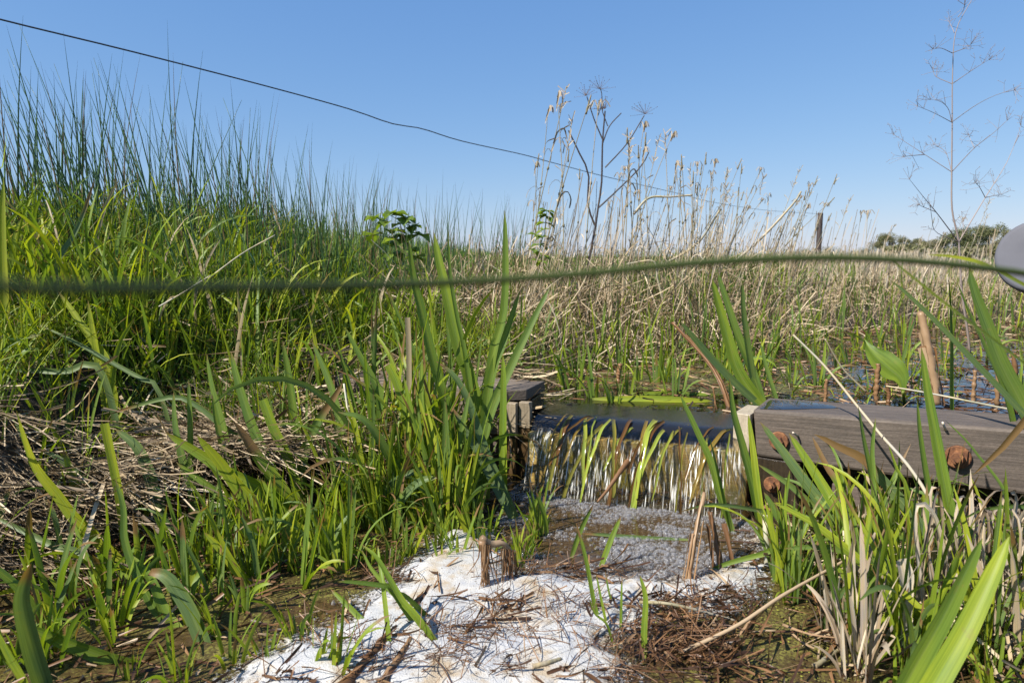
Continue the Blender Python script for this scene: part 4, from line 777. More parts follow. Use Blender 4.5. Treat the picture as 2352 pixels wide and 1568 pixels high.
# ---- rush clumps on the left bank
def rushmesh(seed,n,L):
    global rng; keep=rng; rng=np.random.default_rng(seed); b=MB()
    a=rng.uniform(0,6.28,n); r=.10*np.sqrt(rng.random(n)); base=np.stack([r*np.cos(a),r*np.sin(a),-.02+0*r],-1)
    az=a+rng.normal(0,.5,n); Ls=L*rng.uniform(.45,1.05,n)
    ribbons(b,base,az,Ls,rng.uniform(.0,.20,n)+r*.8,rng.uniform(-.02,.22,n),.0074*rng.uniform(.7,1.2,n),ns=8,rnd=np.where(rng.random(n)<.13,1.0,rng.random(n)*.75),dry=(rng.random(n)<.3)*.2,prof=prof_rush,tube=4)
    # little brown flower tufts on the side of some stems
    me=b.mesh('rush_stems',M['rush']); rng=keep; return me
rm=[rushmesh(40+k,25,.95) for k in range(6)]
spots=[]
for px,d,s in ((-60,2.35,1.0),(20,2.5,1.12),(95,2.65,1.05),(170,2.5,.98),(215,2.8,1.12),(290,2.7,1.0),(345,3.0,1.05),(405,2.85,1.15),(470,3.1,1.0),(520,2.9,.95),(560,3.15,1.08),(610,3.3,.98),(660,3.2,.9),(705,3.45,.95),(745,3.3,.9),
   (790,3.6,.95),(835,3.5,.85),(880,3.8,.92),(925,3.7,.85),(965,3.6,.88),(1000,4.0,1.0),(1040,3.9,.9),(1085,4.1,.93),(1120,4.3,.9),(1160,4.4,.95),(1200,4.7,.92),(20,3.3,1.1),(130,3.4,1.1),(250,3.6,1.1),(380,3.8,1.05),(500,4.0,1.0),(620,4.2,1.0),(740,4.5,1.0),(860,4.8,1.0),(970,5.0,.95),(1250,5.2,.9),(480,2.3,.62),(560,2.45,.66),(640,2.5,.68),(700,2.6,.68),(770,2.75,.7),(830,2.7,.66),(890,2.85,.66),(960,2.9,.66),(1030,3.0,.66),(1100,3.1,.62),(-170,2.7,1.0),(-260,3.2,1.0)):
    x=P(px,600,d)[0]; spots.append((x,d,s*(.93 if px<250 else .89)))
for k,(x,y,s) in enumerate(spots):
    o=bpy.data.objects.new('rush_clump',rm[k%6]); link(o); o.location=(float(x),float(y),float(height(x,y))); o.rotation_euler=(0,-.10 if x<-.9 else -.02,rng.uniform(0,6.28)*0+k*1.7); 
    if x<-.9: o.rotation_euler=(.0,-.13,0.0)
    o.scale=(s,s,s)
    lab='tall dark green rush clump on the left end of the bank, leaning left' if x<-.9 else ('mid bank clump of dark green pointed rushes left of the bramble' if x<-.35 else 'shorter far clump of dark rushes towards the middle of the bank')
    tag(o,lab,'rush clump','rush clumps on the left bank')
# traced tallest rushes
b=MB(); D=2.35
for tip,base in (((44,57),(300,690)),((16,113),(230,660)),((57,175),(330,700)),((124,147),(330,690)),((215,133),(390,640)),((212,168),(280,600)),((16,185),(250,650)),((0,235),(260,560)),((420,142),(370,640)),((248,220),(430,640)),((555,230),(400,600)),((512,225),(640,640)),((345,222),(330,600)),((308,238),(470,700)),((-10,330),(220,560)),((16,225),(200,600)),((575,248),(570,600)),((460,265),(620,640)),((390,230),(470,640))):
    d=D+rng.uniform(-.1,.35); t3=P(*tip,d+.05); b3=P(*base,d-.05); mid=(t3+b3)/2+np.array([rng.normal(0,.012),0,-.01])
    b3[2]=max(b3[2]-.05,float(height(b3[0],b3[1]))-.02); tube(b,[b3,mid,t3],.0034,.0006,K=5,ns=9,rnd=rng.uniform(0,.6),dry=.1)
tag(b.obj('rush_clump',M['rush'],off=P(300,690,D)),'tallest rush clump fanning out with needle tips beneath the fence wire','rush clump')
# ---- green growth on the bank (uncountable)
mb=MB()
x,y=field(24000,1.9,7.0,1.3,-1.05,.12); k=free(x,y)&((x<-.05)|(y>2.75))&(fbm(x*3.2,y*3.2,17)>.36+.12*rng.random(24000)); x,y=x[k],y[k]; n=len(x)
z=on(x,y); hill=sstep((-x-.2)/1.2)
ribbons(mb,z,rng.uniform(0,6.28,n),(.17+.21*hill)*rng.uniform(.5,1.25,n)*(.55+.45*sstep((y-2.0)/.5)),rng.uniform(0,.45,n),rng.uniform(.1,1.7,n),(.004+.005*rng.random(n)**2),ns=5,rnd=rng.random(n),dry=rng.random(n)*.4,fold=.3)
tag(mb.obj('bank_grass',M['grass']),'lush green grass covering the left bank','grass',kind='stuff')
mb=MB()   # broader leaved grass, bright against the sky
x,y=field(1900,2.0,4.2,1.0,-1.0,-.10); k=free(x,y); x,y=x[k],y[k]; n=len(x)
ribbons(mb,on(x,y),rng.uniform(0,6.28,n),rng.uniform(.22,.50,n)*(.75+.25*sstep((-x-.5)/.8)),rng.uniform(0,.3,n),rng.uniform(.1,1.5,n),rng.uniform(.007,.014,n),ns=8,rnd=.3+.7*rng.random(n),dry=(rng.random(n)<.1)*1.0,prof=prof_blade,fold=.3,kp=2.2,twist=1)
tag(mb.obj('broad_grass',M['leaf']),'bright broad bladed grass among the rushes','grass',kind='stuff')
# turf at the front of the bank, small leafy herbs
mb=MB()
x=rng.uniform(-1.9,.0,9000); y=rng.uniform(1.55,2.7,9000); ss_=sdf(x,y,STREAM)
k=(ss_>.18+.10*sstep((-x-.55)/.3)-.10*fbm(x*5,y*5,4))&(sdf(x,y,POND)>.02)&(rng.random(9000)<.15+.8*sstep((ss_-.22)/.2)); x,y=x[k],y[k]; n=len(x)
ribbons(mb,on(x,y),rng.uniform(0,6.28,n),rng.uniform(.07,.30,n),rng.uniform(0,.6,n),rng.uniform(.0,1.2,n),rng.uniform(.004,.009,n),ns=5,rnd=.3+.7*rng.random(n),dry=rng.random(n)*.5,fold=.3)
tag(mb.obj('bank_turf',M['leaf']),'short green blades on the top of the bank','grass',kind='stuff')
mb=MB()
x=rng.uniform(-1.9,.05,5200); y=rng.uniform(1.75,2.9,5200); k=(sdf(x,y,STREAM)>.30)&(sdf(x,y,POND)>.02)&(fbm(x*4,y*4,8)>.42); x,y=x[k],y[k]; n=len(x)
z=on(x,y,0); z[:,2]+=rng.random(n)*.09
ribbons(mb,z,rng.uniform(0,6.28,n),rng.uniform(.015,.035,n),rng.uniform(.6,1.4,n),rng.uniform(.2,.8,n),rng.uniform(.010,.022,n),ns=3,rnd=rng.random(n),prof=lambda t:np.sin(np.pi*np.clip(t*.94+.05,0,1)),fold=.3)
tag(mb.obj('leafy_herbs',M['grass']),'small leafy herbs at the foot of the bank grass','herbs',kind='stuff')
# ---- old straw on the bank slope
mb=MB(); n0=30000
x=rng.uniform(-2.1,.0,n0); y=rng.uniform(1.0,2.45,n0); ss_=sdf(x,y,STREAM0); k=(ss_>-.01)&(ss_<.75)&(sdf(x,y,POND)>.02)&(y>1.15)&(rng.random(n0)<1-.93*sstep((ss_-.26)/.22)); x,y=x[k],y[k]; n=len(x)
xs,ys=np.maximum(sdf(x,y,STREAM),.0),0
z=on(x,y,0); nb=np.minimum(sdf(x,y,STREAM0),sdf(x,y,STREAM))
z[:,2]=np.where(nb<.06,np.maximum(z[:,2],.145*sstep((x+1.0)/.14)+.01),z[:,2])+rng.random(n)*.035
az=np.where(rng.random(n)<.75,math.radians(-28)+rng.normal(0,.38,n)+math.pi*(rng.random(n)<.5),rng.uniform(0,6.28,n))
ribbons(mb,z,az,rng.uniform(.05,.30,n),math.pi/2+rng.normal(-.03,.16,n),rng.normal(.05,.30,n),np.where(rng.random(n)<.12,rng.uniform(.005,.010,n),rng.uniform(.0011,.0036,n)),ns=5,rnd=rng.random(n)**1.2,prof=prof_flat,fold=.35,twist=2)
tag(mb.obj('straw_thatch',M['thatch']),'flattened old straw thatch on the bank slope','straw',kind='stuff')
# hanging strands at the undercut
mb=MB(); n=170; t=rng.random(n); bx=-.86+t*.50; by=1.60+t*.20+rng.normal(0,.03,n)
ribbons(mb,np.stack([bx,by,.17+rng.normal(0,.02,n)],-1),math.radians(-50)+rng.normal(0,.9,n),rng.uniform(.05,.17,n),1.3+rng.normal(0,.3,n),rng.uniform(.3,1.4,n),rng.uniform(.0012,.003,n),ns=5,rnd=rng.random(n)*.7,prof=prof_flat,fold=.2)
tag(mb.obj('root_strands',M['thatch']),'straw and root strands hanging over the dark undercut','roots',kind='stuff')
# ---- dry thatch mass behind the pond
mb=MB(); n0=36000
x,y=field(n0,2.5,9.5,1.0,-.22,1.05); ps=sdf(x,y,POND)
k=(ps>-.10)&(sdf(x,y,STREAM)>.25)&(x>-.45+.0*y)&(rng.random(n0)<1.1-ps*np.where(x/y>.36,.15,.35))&~((x<.12)&(y<2.6)); x,y,ps=x[k],y[k],ps[k]; n=len(x)
z=on(x,y,0); mound=np.where(x/y>.42,.14,.27)*sstep((ps+.05)/.5)*(.55+.75*fbm(x*2.3,y*2.3,31)); z[:,2]=np.maximum(z[:,2],ZW-.01)+rng.random(n)*mound
flat=rng.random(n)
ribbons(mb,z,rng.uniform(0,6.28,n),rng.uniform(.10,.36,n)*np.where(x/y>.42,.7,1),np.where(flat<.62,rng.normal(1.25,.35,n),rng.uniform(.1,.9,n)),rng.normal(.5,.7,n),rng.uniform(.002,.0055,n)*(1+.12*(y-3)),ns=5,rnd=.22+.78*rng.random(n),prof=prof_flat,fold=.25,twist=2)
tag(mb.obj('dry_sedge_thatch',M['thatch']),'matted dry sedge behind the pond','dead sedge',kind='stuff')
# fresh shoots in it
mb=MB(); x,y=field(4300,2.5,9,1.0,-.12,1.05); ps=sdf(x,y,POND); k=(ps>-.22)&(ps<3)&(sdf(x,y,STREAM)>.3)&~((x<.12)&(y<2.5)); x,y=x[k],y[k]; n=len(x); z=on(x,y,0); z[:,2]=np.maximum(z[:,2],ZW-.02)
ribbons(mb,z,rng.uniform(0,6.28,n),rng.uniform(.12,.38,n)*(.6+.5*rng.random(n)),rng.uniform(0,.3,n),rng.uniform(-.1,.5,n),rng.uniform(.005,.010,n),ns=5,rnd=.15+.75*rng.random(n),dry=rng.random(n)*.4,fold=.3,prof=prof_blade)
tag(mb.obj('sedge_shoots',M['leaf']),'fresh green sedge shoots pushing through the dry mat','sedge',kind='stuff')
# ---- meadow to the horizon
mb=MB(); x,y=field(48000,3.3,60,.95,-.95,1.1); k=(sdf(x,y,POND)>.25)&(rng.random(48000)<np.where((x/y>.42)&(y<14),.35,1)); x,y=x[k],y[k]; n=len(x)
ribbons(mb,on(x,y),rng.uniform(0,6.28,n),rng.uniform(.22,.50,n)*np.where(x/y>.5,.6,1),rng.uniform(0,.3,n),rng.uniform(0,.9,n),.005+.0011*y,ns=4,rnd=rng.random(n),fold=.2)
tag(mb.obj('meadow_grass',M['grass']),'green meadow grass stretching to the horizon','grass',kind='stuff')
mb=MB(); x,y=field(8000,5,30,.9,.40,1.1); k=(fbm(x*.5,y*.25,4)>.44); x,y=x[k],y[k]; n=len(x)
ribbons(mb,on(x,y),rng.uniform(0,6.28,n),rng.uniform(.14,.34,n)*(1+.02*y)*np.where(x/y<.64,1.25,.8),rng.uniform(0,.25,n),rng.uniform(-.1,.5,n),.004+.0009*y,ns=4,rnd=.4+.6*rng.random(n),fold=.2,prof=prof_flat)
tag(mb.obj('far_dry_reeds',M['straw']),'pale dry reed bed fading towards the trees','dead reeds',kind='stuff')
# ---- tall dry reeds behind the pond
def dryreed(seed,kind):
    global rng; keep=rng; rng=np.random.default_rng(seed); H=1.0
    bend=rng.normal(0,.05,2); zs=np.array([0,.3,.6,.85,1.0]); pts=np.stack([bend[0]*zs**2,bend[1]*zs**2,zs],-1)
    a=MB(); tube(a,pts,.0034,.0014,K=5,ns=12,rnd=rng.uniform(.2,.6))
    for h in (.22,.45,.66): tube(a,[pts[0]*0+np.array([bend[0]*h*h,bend[1]*h*h,h-.006]),np.array([bend[0]*h*h,bend[1]*h*h,h+.006])],.0052,.0052,K=6,ns=2,rnd=.15)
    l=MB(); n=rng.integers(1,5)
    for j in range(n):
        h=rng.uniform(.3,.97); p=np.array([bend[0]*h*h,bend[1]*h*h,h]); an=rng.uniform(0,6.28); ln=rng.uniform(.04,.11); dv=np.array([math.cos(an),math.sin(an),0])
        strip(l,[p-[0,0,.05],p+dv*.006,p+dv*ln*.4+[0,0,ln*.25],p+dv*ln*.75+[0,0,-ln*.1],p+dv*ln*.8+[0,0,-ln*.6]][:rng.integers(3,6)],rng.uniform(.004,.008),rnd=rng.uniform(.35,1),prof=prof_flat,fold=.5,ns=9,twist=rng.uniform(-2,2),psi=rng.uniform(-1,1))
    hd=MB(); top=pts[-1]
    if kind==0:   # drooping ragged tuft
        for j in range(6):
            an=rng.normal(.5,1.2); dv=np.array([math.cos(an),math.sin(an),0]); ln=rng.uniform(.02,.055)
            strip(hd,[top-[0,0,rng.uniform(.0,.07)],top+dv*ln*.5+[0,0,.018],top+dv*ln+[0,0,-.012]],.005,rnd=rng.uniform(.45,.9),prof=prof_flat,fold=.4,ns=6,psi=rng.uniform(-1,1))
    elif kind==1: # spent brown head
        tube(hd,[top-[0,0,.06],top-[0,0,.03],top+[0,0,.015]],.0048,.0025,K=6,ns=8,rnd=.12,rough=.3)
        for j in range(3): strip(hd,[top-[0,0,.03*j],top+[.012*rng.normal(),.012*rng.normal(),-.01*j]],.004,rnd=.9,ns=4,prof=prof_flat)
    else:
        for j in range(14):
            an=rng.uniform(0,6.28); el=rng.uniform(.2,1.2); p=top-[0,0,rng.uniform(0,.14)]
            strip(hd,[p,p+np.array([math.cos(an)*math.sin(el),math.sin(an)*math.sin(el),math.cos(el)])*rng.uniform(.02,.05)],.005,rnd=rng.uniform(.5,1),ns=3,prof=prof_flat)
    r=(a.mesh('reed_stem',M['straw']),l.mesh('reed_leaf',M['straw']),hd.mesh('reed_head',M['straw'])); rng=keep; return r
DR=[dryreed(100+k,k%3) for k in range(18)]
def mkreed(k,loc,s,rx,ry,rz,label,group):
    o=empty('dry_reed',loc,label,'dead reed',group); o.rotation_euler=(rx,ry,rz); o.scale=(s*.9+.12,s*.9+.12,s)
    for nm,me in zip(('stem','foliage','seed_head'),DR[k]):
        c=bpy.data.objects.new(nm,me); link(c,o)
    return o
LABR={0:'bleached dry reed with a drooping ragged tuft',1:'dry straw reed with a spent brown head',2:'thin dry reed with a feathery broken top'}
def topy(px): return np.interp(px,[1220,1265,1310,1345,1400,1450,1500,1570,1620,1700,1750,1800,1860,1890,1940,1990,2050,2150,2350],[430,330,195,230,230,290,310,265,390,375,400,410,370,400,480,425,480,500,440])
for k in range(95):
    px=rng.uniform(1230,1900) if k<80 else rng.uniform(1900,2345)
    d=rng.uniform(3.2,4.6) if px<1620 else rng.uniform(4.2,6.5); 
    f=1.0 if rng.random()<.3 else rng.uniform(.35,.95); ty=590-(590-topy(px))*f
    tip=P(px,ty,d); lean=rng.normal(.05,.10) if px<1640 else rng.normal(.28,.16)
    H=tip[2]-float(height(tip[0],tip[1])); bx=tip[0]-H*math.tan(lean)*1.0
    H=H/math.cos(lean)
    kd=int(rng.integers(0,18)); pxx=bx/d
    wh='in the tall stand behind the falls' if pxx<.29 else ('in the slanting stand before the fence post' if pxx<.45 else 'right of the fence post')
    mkreed(kd,(bx,d,float(height(bx,d))-.02),H,rng.normal(0,.05),lean,0.0,LABR[kd%3]+' '+wh,'tall dry reeds behind the pond')
mb=MB(); n=950; y=rng.uniform(3.0,7.0,n); x=y*rng.uniform(.0,.72,n); k=(sdf(x,y,POND)>.0)&(fbm(x*2.2,y*2.2,77)>.40); x,y=x[k],y[k]; n=len(x)
ribbons(mb,on(x,y),rng.normal(0,.6,n),rng.uniform(.30,.80,n)*np.where(x/y>.5,.75,1),rng.uniform(.0,.30,n),rng.uniform(-.1,.35,n),.0034*rng.uniform(.7,1.3,n)*(1+.05*y),ns=6,rnd=.25+.65*rng.random(n),prof=prof_flat,fold=.3,twist=2)
tag(mb.obj('dry_stalks',M['straw']),'thicket of thin upright straw stalks behind the pond','dead reeds',kind='stuff')
# slanting cut-off dry stems, traced
stick('straw_stem','thick slanting straw stem leaning up to the right among the dry reeds','straw stem','1520,610,4.0 1600,560,4.0 1655,480,4.0',7,'straw',.7)
stick('straw_stem','long slanting straw stem in the dry reeds left of the fence post','straw stem','1640,640,4.6 1740,555,4.6 1820,470,4.6 1840,440,4.6',7,'straw',.8)
stick('straw_stem','dry reed leaf snapped level across the tall stand','straw stem','1455,492,3.8 1490,455,3.8 1540,452,3.8 1590,448,3.8',6,'straw',.9)
stick('straw_stem','white straw kinked over like an elbow before the dry reeds','straw stem','1525,700,3.2 1510,640,3.2 1500,600,3.2 1440,606,3.2',5,'straw',.95)
# dark branched umbellifer skeleton in the tall stand
du=empty('dead_umbel',P(1345,640,3.9),'dark branched umbellifer skeleton in the middle of the tall dry reeds','dead plant'); b=MB()
for s_,w in (('1345,650 1360,560 1368,520 1375,470',.008),('1375,470 1382,420 1384,330 1390,255',.006),('1368,520 1350,470 1352,400 1330,350 1306,300',.006),('1384,330 1400,290 1427,260',.004),('1384,320 1365,275 1348,222',.004),('1372,480 1415,440 1470,385 1490,350',.005),('1390,385 1440,330 1480,265',.004),('1396,290 1385,260 1380,240',.003),('1384,255 1382,215 1378,203',.003)):
    tube(b,[P(*map(float,a.split(',')),3.9) for a in s_.split()],w,w*.7,K=5,ns=8,rnd=.15,cap=False)
b.obj('stem',M['darkstem'],du,off=du.location)
for (px,py) in ((1390,250),(1345,220),(1482,262),(1378,205)):
    b=MB()
    for j in range(16):
        a=rng.normal(0,.9); l=rng.uniform(15,38); t=P(px+l*math.sin(a),py-l*math.cos(a)*.8,3.9+rng.normal(0,.05)); tube(b,[P(px,py,3.9),t],.0010,.0006,K=3,ns=2,rnd=.9,cap=False); domes(b,t[None],np.array([.0028]),5)
    b.obj('umbel',M['darkstem'],du,off=du.location)
# tall fine umbellifer skeleton at right
us_=empty('umbel_skeleton',P(2226,800,2.35),'tall fine leafless umbellifer skeleton against the sky at the right','dead plant'); D=2.35
b=MB(); tw=MB()
def q3(s,dd=0): 
    p=[tuple(map(float,a.split(','))) for a in s.split()]; return [P(x,y,D+dd*i/(len(p)-1)) for i,(x,y) in enumerate(p)]
tube(b,q3('2228,815 2222,760 2208,659 2202,556 2187,483 2186,395 2187,294 2188,168 2196,71 2234,-4'),.0040,.0009,K=6,ns=40,rnd=.85); b.obj('stem',M['skeleton'],us_,off=us_.location)
def spray(p,n,l,updir):
    for j in range(n):
        v=np.array(updir)+rng.normal(0,.75,3); v/=np.linalg.norm(v); t=p+v*l*rng.uniform(.5,1.2); tube(tw,[p,t],.00062,.0004,K=3,ns=1,rnd=.75,cap=False)
        if rng.random()<.55:
            for jj in range(2):
                v2=v+rng.normal(0,.8,3); t2=t+v2/np.linalg.norm(v2)*l*.4; tube(tw,[t,t2],.0005,.0004,K=3,ns=1,rnd=.7,cap=False); domes(tw,t2[None],np.array([.0014]),4)
        else: domes(tw,t[None],np.array([.0016]),4)
br=MB()
for s_ in ('2187,193 2150,176 2143,159','2187,193 2229,164 2259,145 2271,138','2186,281 2146,260 2108,244','2186,281 2178,250 2160,233 2137,229','2186,281 2238,244 2284,220 2330,206','2186,395 2124,355 2082,328 2053,309','2186,395 2172,350 2145,332','2186,395 2238,340 2280,307 2313,277',
    '2202,556 2150,487 2124,456 2089,412','2202,556 2150,533 2141,504 2137,475','2202,556 2263,454 2309,380 2330,332 2345,290','2205,556 2213,525 2212,510','2187,122 2162,111 2143,113','2187,122 2221,109 2230,101','2124,355 2090,358 2075,360','2263,454 2250,430 2240,420','2263,454 2285,449 2300,447','2238,340 2231,325 2225,310','2150,487 2120,475 2110,470','2192,76 2185,60 2180,50','2200,40 2212,25 2216,12'):
    dd=rng.normal(0,.12); q_=q3(s_,dd); big='2345' in s_ or '2089' in s_; tube(br,q_,.0026 if big else .0014,.0006,K=4,ns=10,rnd=rng.choice([.5,.95]),cap=False)
    dv=q_[-1]-q_[-2]; dv/=np.linalg.norm(dv); spray(q_[-1],7,.035,dv+[0,0,.3])
    m_=spline(q_,7)
    for f in (3,5): 
        if rng.random()<.85: spray(m_[f],3,.045,dv*.4+[0,0,.5])
br.obj('branch',M['skeleton'],us_,off=us_.location); tw.obj('twigs',M['skeleton'],us_,off=us_.location)
# bramble sprig and nettles
def ovate(mb,p,dv,up,l,w,rnd):
    dv=np.asarray(dv,float)/np.linalg.norm(dv); s=np.cross(dv,up); s/=np.linalg.norm(s)+1e-9; u=np.cross(s,dv); n=6; t=np.linspace(0,1,n+1)
    c=p+dv*(l*t)[:,None]-u*(.22*l*t*t)[:,None]; ww=w*np.sin(np.pi*np.clip(t*.92+.06,0,1))**.8*(1+.18*np.sign(np.sin(t*30)))
    cols=[c+s*(ww*a)[:,None]+u*(abs(a)*ww*.5)[:,None] for a in (-.5,-.25,0,.25,.5)]
    V=np.stack(cols,1); idx=np.arange((n+1)*5).reshape(n+1,5); C=np.zeros((n+1,5,4)); C[...,0]=rnd; C[...,1]=.3+.4*t[:,None]; C[...,3]=np.linspace(0,1,5)
    mb.add(V.reshape(-1,3),np.stack([idx[:-1,:-1],idx[:-1,1:],idx[1:,1:],idx[1:,:-1]],-1).reshape(-1,4),C.reshape(-1,4))
def leafy(name,label,stempx,D,sprays,ll,lw):
    o=empty(name,P(*stempx[0],D),label,'plant'); b=MB(); pts=[P(x,y,D) for x,y in stempx]; pts=[np.array([pts[0][0],pts[0][1],float(height(pts[0][0],pts[0][1]))])]+pts
    tube(b,pts,.003,.0015,K=5,ns=16,rnd=.6); b.obj('stem',M['rush'],o,off=o.location)
    for (px,py,n) in sprays:
        lb=MB(); p=P(px,py,D+rng.normal(0,.03))
        for j in range(n):
            a=rng.uniform(0,6.28); ovate(lb,p,[math.cos(a),math.sin(a)*.8,rng.uniform(-.5,.35)],[0,-.2,1],ll*rng.uniform(.7,1.2),lw*rng.uniform(.8,1.2),rng.uniform(.25,.65))
        lb.obj('foliage',M['leaf'],o,off=o.location)
leafy('bramble','small bright bramble sprig with toothed leaves on top of the bank',[(930,600),(925,550),(915,505),(880,490)],3.0,[(862,500,4),(890,510,4),(905,490,5),(930,500,5),(920,515,3),(945,520,4),(962,540,4),(935,545,4),(910,550,4),(900,530,3),(880,560,4),(940,575,4),(900,585,4),(955,590,4),(860,540,3),(925,610,3)],.062,.046)
leafy('nettle','upright green nettle beside the left edge of the dry reeds',[(1240,580),(1250,540),(1254,500),(1256,482)],3.3,[(1256,484,5),(1254,497,5),(1252,512,4),(1249,528,4),(1245,545,4),(1242,562,3),(1232,540,3),(1246,585,4),(1238,600,4),(1228,575,3)],.05,.028)
# ---- reeds at the pond edge, standing in clear rows
def reedproto(seed,n,L,W,spread=.03,mt='leaf'):
    global rng; keep=rng; rng=np.random.default_rng(seed); b=MB(); a=rng.uniform(0,6.28,n); r=spread*np.sqrt(rng.random(n))
    ribbons(b,np.stack([r*np.cos(a),r*np.sin(a),-.03+0*r],-1),a,L*rng.uniform(.5,1.1,n),rng.uniform(.0,.26,n),rng.uniform(-.05,.45,n),W*rng.uniform(.6,1.15,n),ns=9,rnd=.15+.8*rng.random(n),dry=rng.random(n)**2*.75,prof=prof_blade,fold=.3,twist=.8)
    m_=2; a=rng.uniform(0,6.28,m_); ribbons(b,np.stack([spread*.5*np.cos(a),spread*.5*np.sin(a),-.03+0*a],-1),a,L*rng.uniform(.6,1.15,m_),rng.uniform(.1,.3,m_),rng.uniform(.9,2.3,m_),W*rng.uniform(.7,1.2,m_),ns=11,rnd=.1+.8*rng.random(m_),dry=rng.random(m_)**2*.7,prof=prof_blade,fold=.25,kp=2.2,twist=1.5)
    me=b.mesh('reed_leaves',M[mt]); rng=keep; return me
RP=[reedproto(200+k,int(4+k%3),.30,.0125) for k in range(7)]
def scatter(name,label,cat,group,pts,protos,smin,smax,z=None):
    for k,(x,y) in enumerate(pts):
        o=bpy.data.objects.new(name,protos[int(rng.integers(0,len(protos)))]); link(o)
        o.location=(float(x),float(y),float(height(x,y)) if z is None else z); s=rng.uniform(smin,smax); o.scale=(s*.9+.1,s*.9+.1,s); o.rotation_euler=(rng.normal(0,.05),rng.normal(0,.05),rng.uniform(0,6.28)); tag(o,label,cat,group)
pp=[]
while len(pp)<34:
    px=rng.uniform(1228,1750); py=rng.uniform(815,880) if rng.random()<.8 else rng.uniform(880,925); p=G(px,py,ZW); pp.append(p[:2])
scatter('pond_reed','slender green reed tuft standing in the pond margin behind the falls','reed tuft','reed tufts along the near pond margin',pp,RP,.55,1.0,ZW-.02)
pp=[]
while len(pp)<46:
    px=rng.uniform(1720,2400); py=rng.uniform(742,900); p=G(px,py,ZW); pp.append(p[:2])
scatter('pond_reed','green reed tuft rising from the weedy water at the right of the pond','reed tuft','reed tufts in the right of the pond',pp,RP,.35,.95,ZW-.02)
pp=[]
while len(pp)<92:
    px=rng.uniform(770,1095); py=rng.uniform(1070,1225); p=G(px,py,0); 
    if p[1]<1.93-.0*px: pp.append(p[:2])
RP2=[reedproto(300+k,int(5+k%4),.42,.0125,.025) for k in range(8)]
scatter('stream_reed','upright green reed tuft crowding in front of the left timber wall','reed tuft','reed tufts before the left timber wall',pp,RP2,.4,.98,-.01)
pp=[G(rng.uniform(840,1120),rng.uniform(1085,1160),0)[:2] for k in range(20)]
scatter('stream_reed','tall upright reed tuft standing high in front of the left timber wall','reed tuft','tall reed tufts before the left timber wall',pp,[reedproto(800+k,5,.62,.0135,.02) for k in range(5)],.65,1.05,-.01)
pp=[]
while len(pp)<44:
    px=rng.uniform(380,800); py=rng.uniform(1200,1330); p=G(px,py,0)
    if not(px<560 and py<1265): pp.append(p[:2])
scatter('stream_reed','green reed tuft in the shallow stream before the straw bank','reed tuft','reed tufts before the straw bank',pp,RP2,.22,.62,-.01)
pp=[]
while len(pp)<44:
    px=rng.uniform(1770,2400); py=rng.uniform(1230,1420); p=G(px,py,0); 
    if ((np.array(p[:2])-F0)@bk)<-.05: pp.append(p[:2])
scatter('stream_reed','green reed tuft growing in front of the right timber wall','reed tuft','reed tufts before the right timber wall',pp,RP2,.3,.72,-.01)
pp=[]
while len(pp)<30:
    x_,y_=rng.uniform(-1.15,-.40),rng.uniform(1.45,2.15); s_=float(sdf(np.array([x_]),np.array([y_]),STREAM0)[0])
    if .02<s_<.34: pp.append((x_,y_))
scatter('bank_reed','green reed tuft growing up through the straw thatch on the bank slope','reed tuft','reed tufts on the straw bank',pp,RP2,.3,.75)
RP3=[reedproto(400+k,int(5+k%3),.16,.008,.012) for k in range(6)]
pp=[]
while len(pp)<40:
    px=rng.uniform(780,1240); py=rng.uniform(1180,1300); p=G(px,py,0); pp.append(p[:2])
RP4=[reedproto(600+k,4,.30,.020,.015) for k in range(6)]
g4=[(-30,1300,.8),(60,1345,.7),(150,1330,.6),(250,1345,.75),(330,1345,.6),(430,1330,.7),(120,1420,.75),(250,1440,.6),(430,1400,.6),(500,1380,.7),(560,1400,.55),(690,1350,.7),(740,1300,.6),(30,1520,.6),(640,1290,.8),(-60,1450,.8)]
g3=[]
while len(g3)<42:
    px,py=rng.uniform(-80,800),rng.uniform(1270,1570)
    if not(240<px<560 and py<1330): g3.append(G(px,py,0)[:2])
scatter('grass_tuft','small fresh grass tuft in the duckweed of the left foreground','grass tuft','grass tufts in the left foreground',g3,[reedproto(700+k,5,.17,.008,.02) for k in range(5)],.5,1.15,-.005)
for (px,py,s_) in g4: scatter('stream_reed','broad-leaved reed tuft in the duckweed of the left foreground','reed tuft','broad reed tufts in the left foreground',[G(px,py,0)[:2]],RP4,s_*.85,s_*1.1,-.01)
scatter('grass_tuft','little grass tuft at the edge of the foam below the timber wall','grass tuft','grass tufts at the foam edge',pp,RP3,.5,1.1,-.005)
pp=[G(rng.uniform(1960,2420),rng.uniform(1380,1600),0)[:2] for k in range(34)]
scatter('grass_tuft','green grass tuft among the dead stems in the lower right corner','grass tuft','grass tufts in the lower right corner',pp,RP3+RP2[:3],.4,.9,-.005)
RPd=[reedproto(500+k,7,.30,.012,.03,'straw') for k in range(4)]
pp=[G(rng.uniform(1900,2420),rng.uniform(1290,1560),0)[:2] for k in range(16)]
scatter('dead_sedge','bundle of dry brown sedge leaves among the lower right reeds','dead plant','dead sedge bundles at the lower right',pp,RPd,.35,.9,-.01)
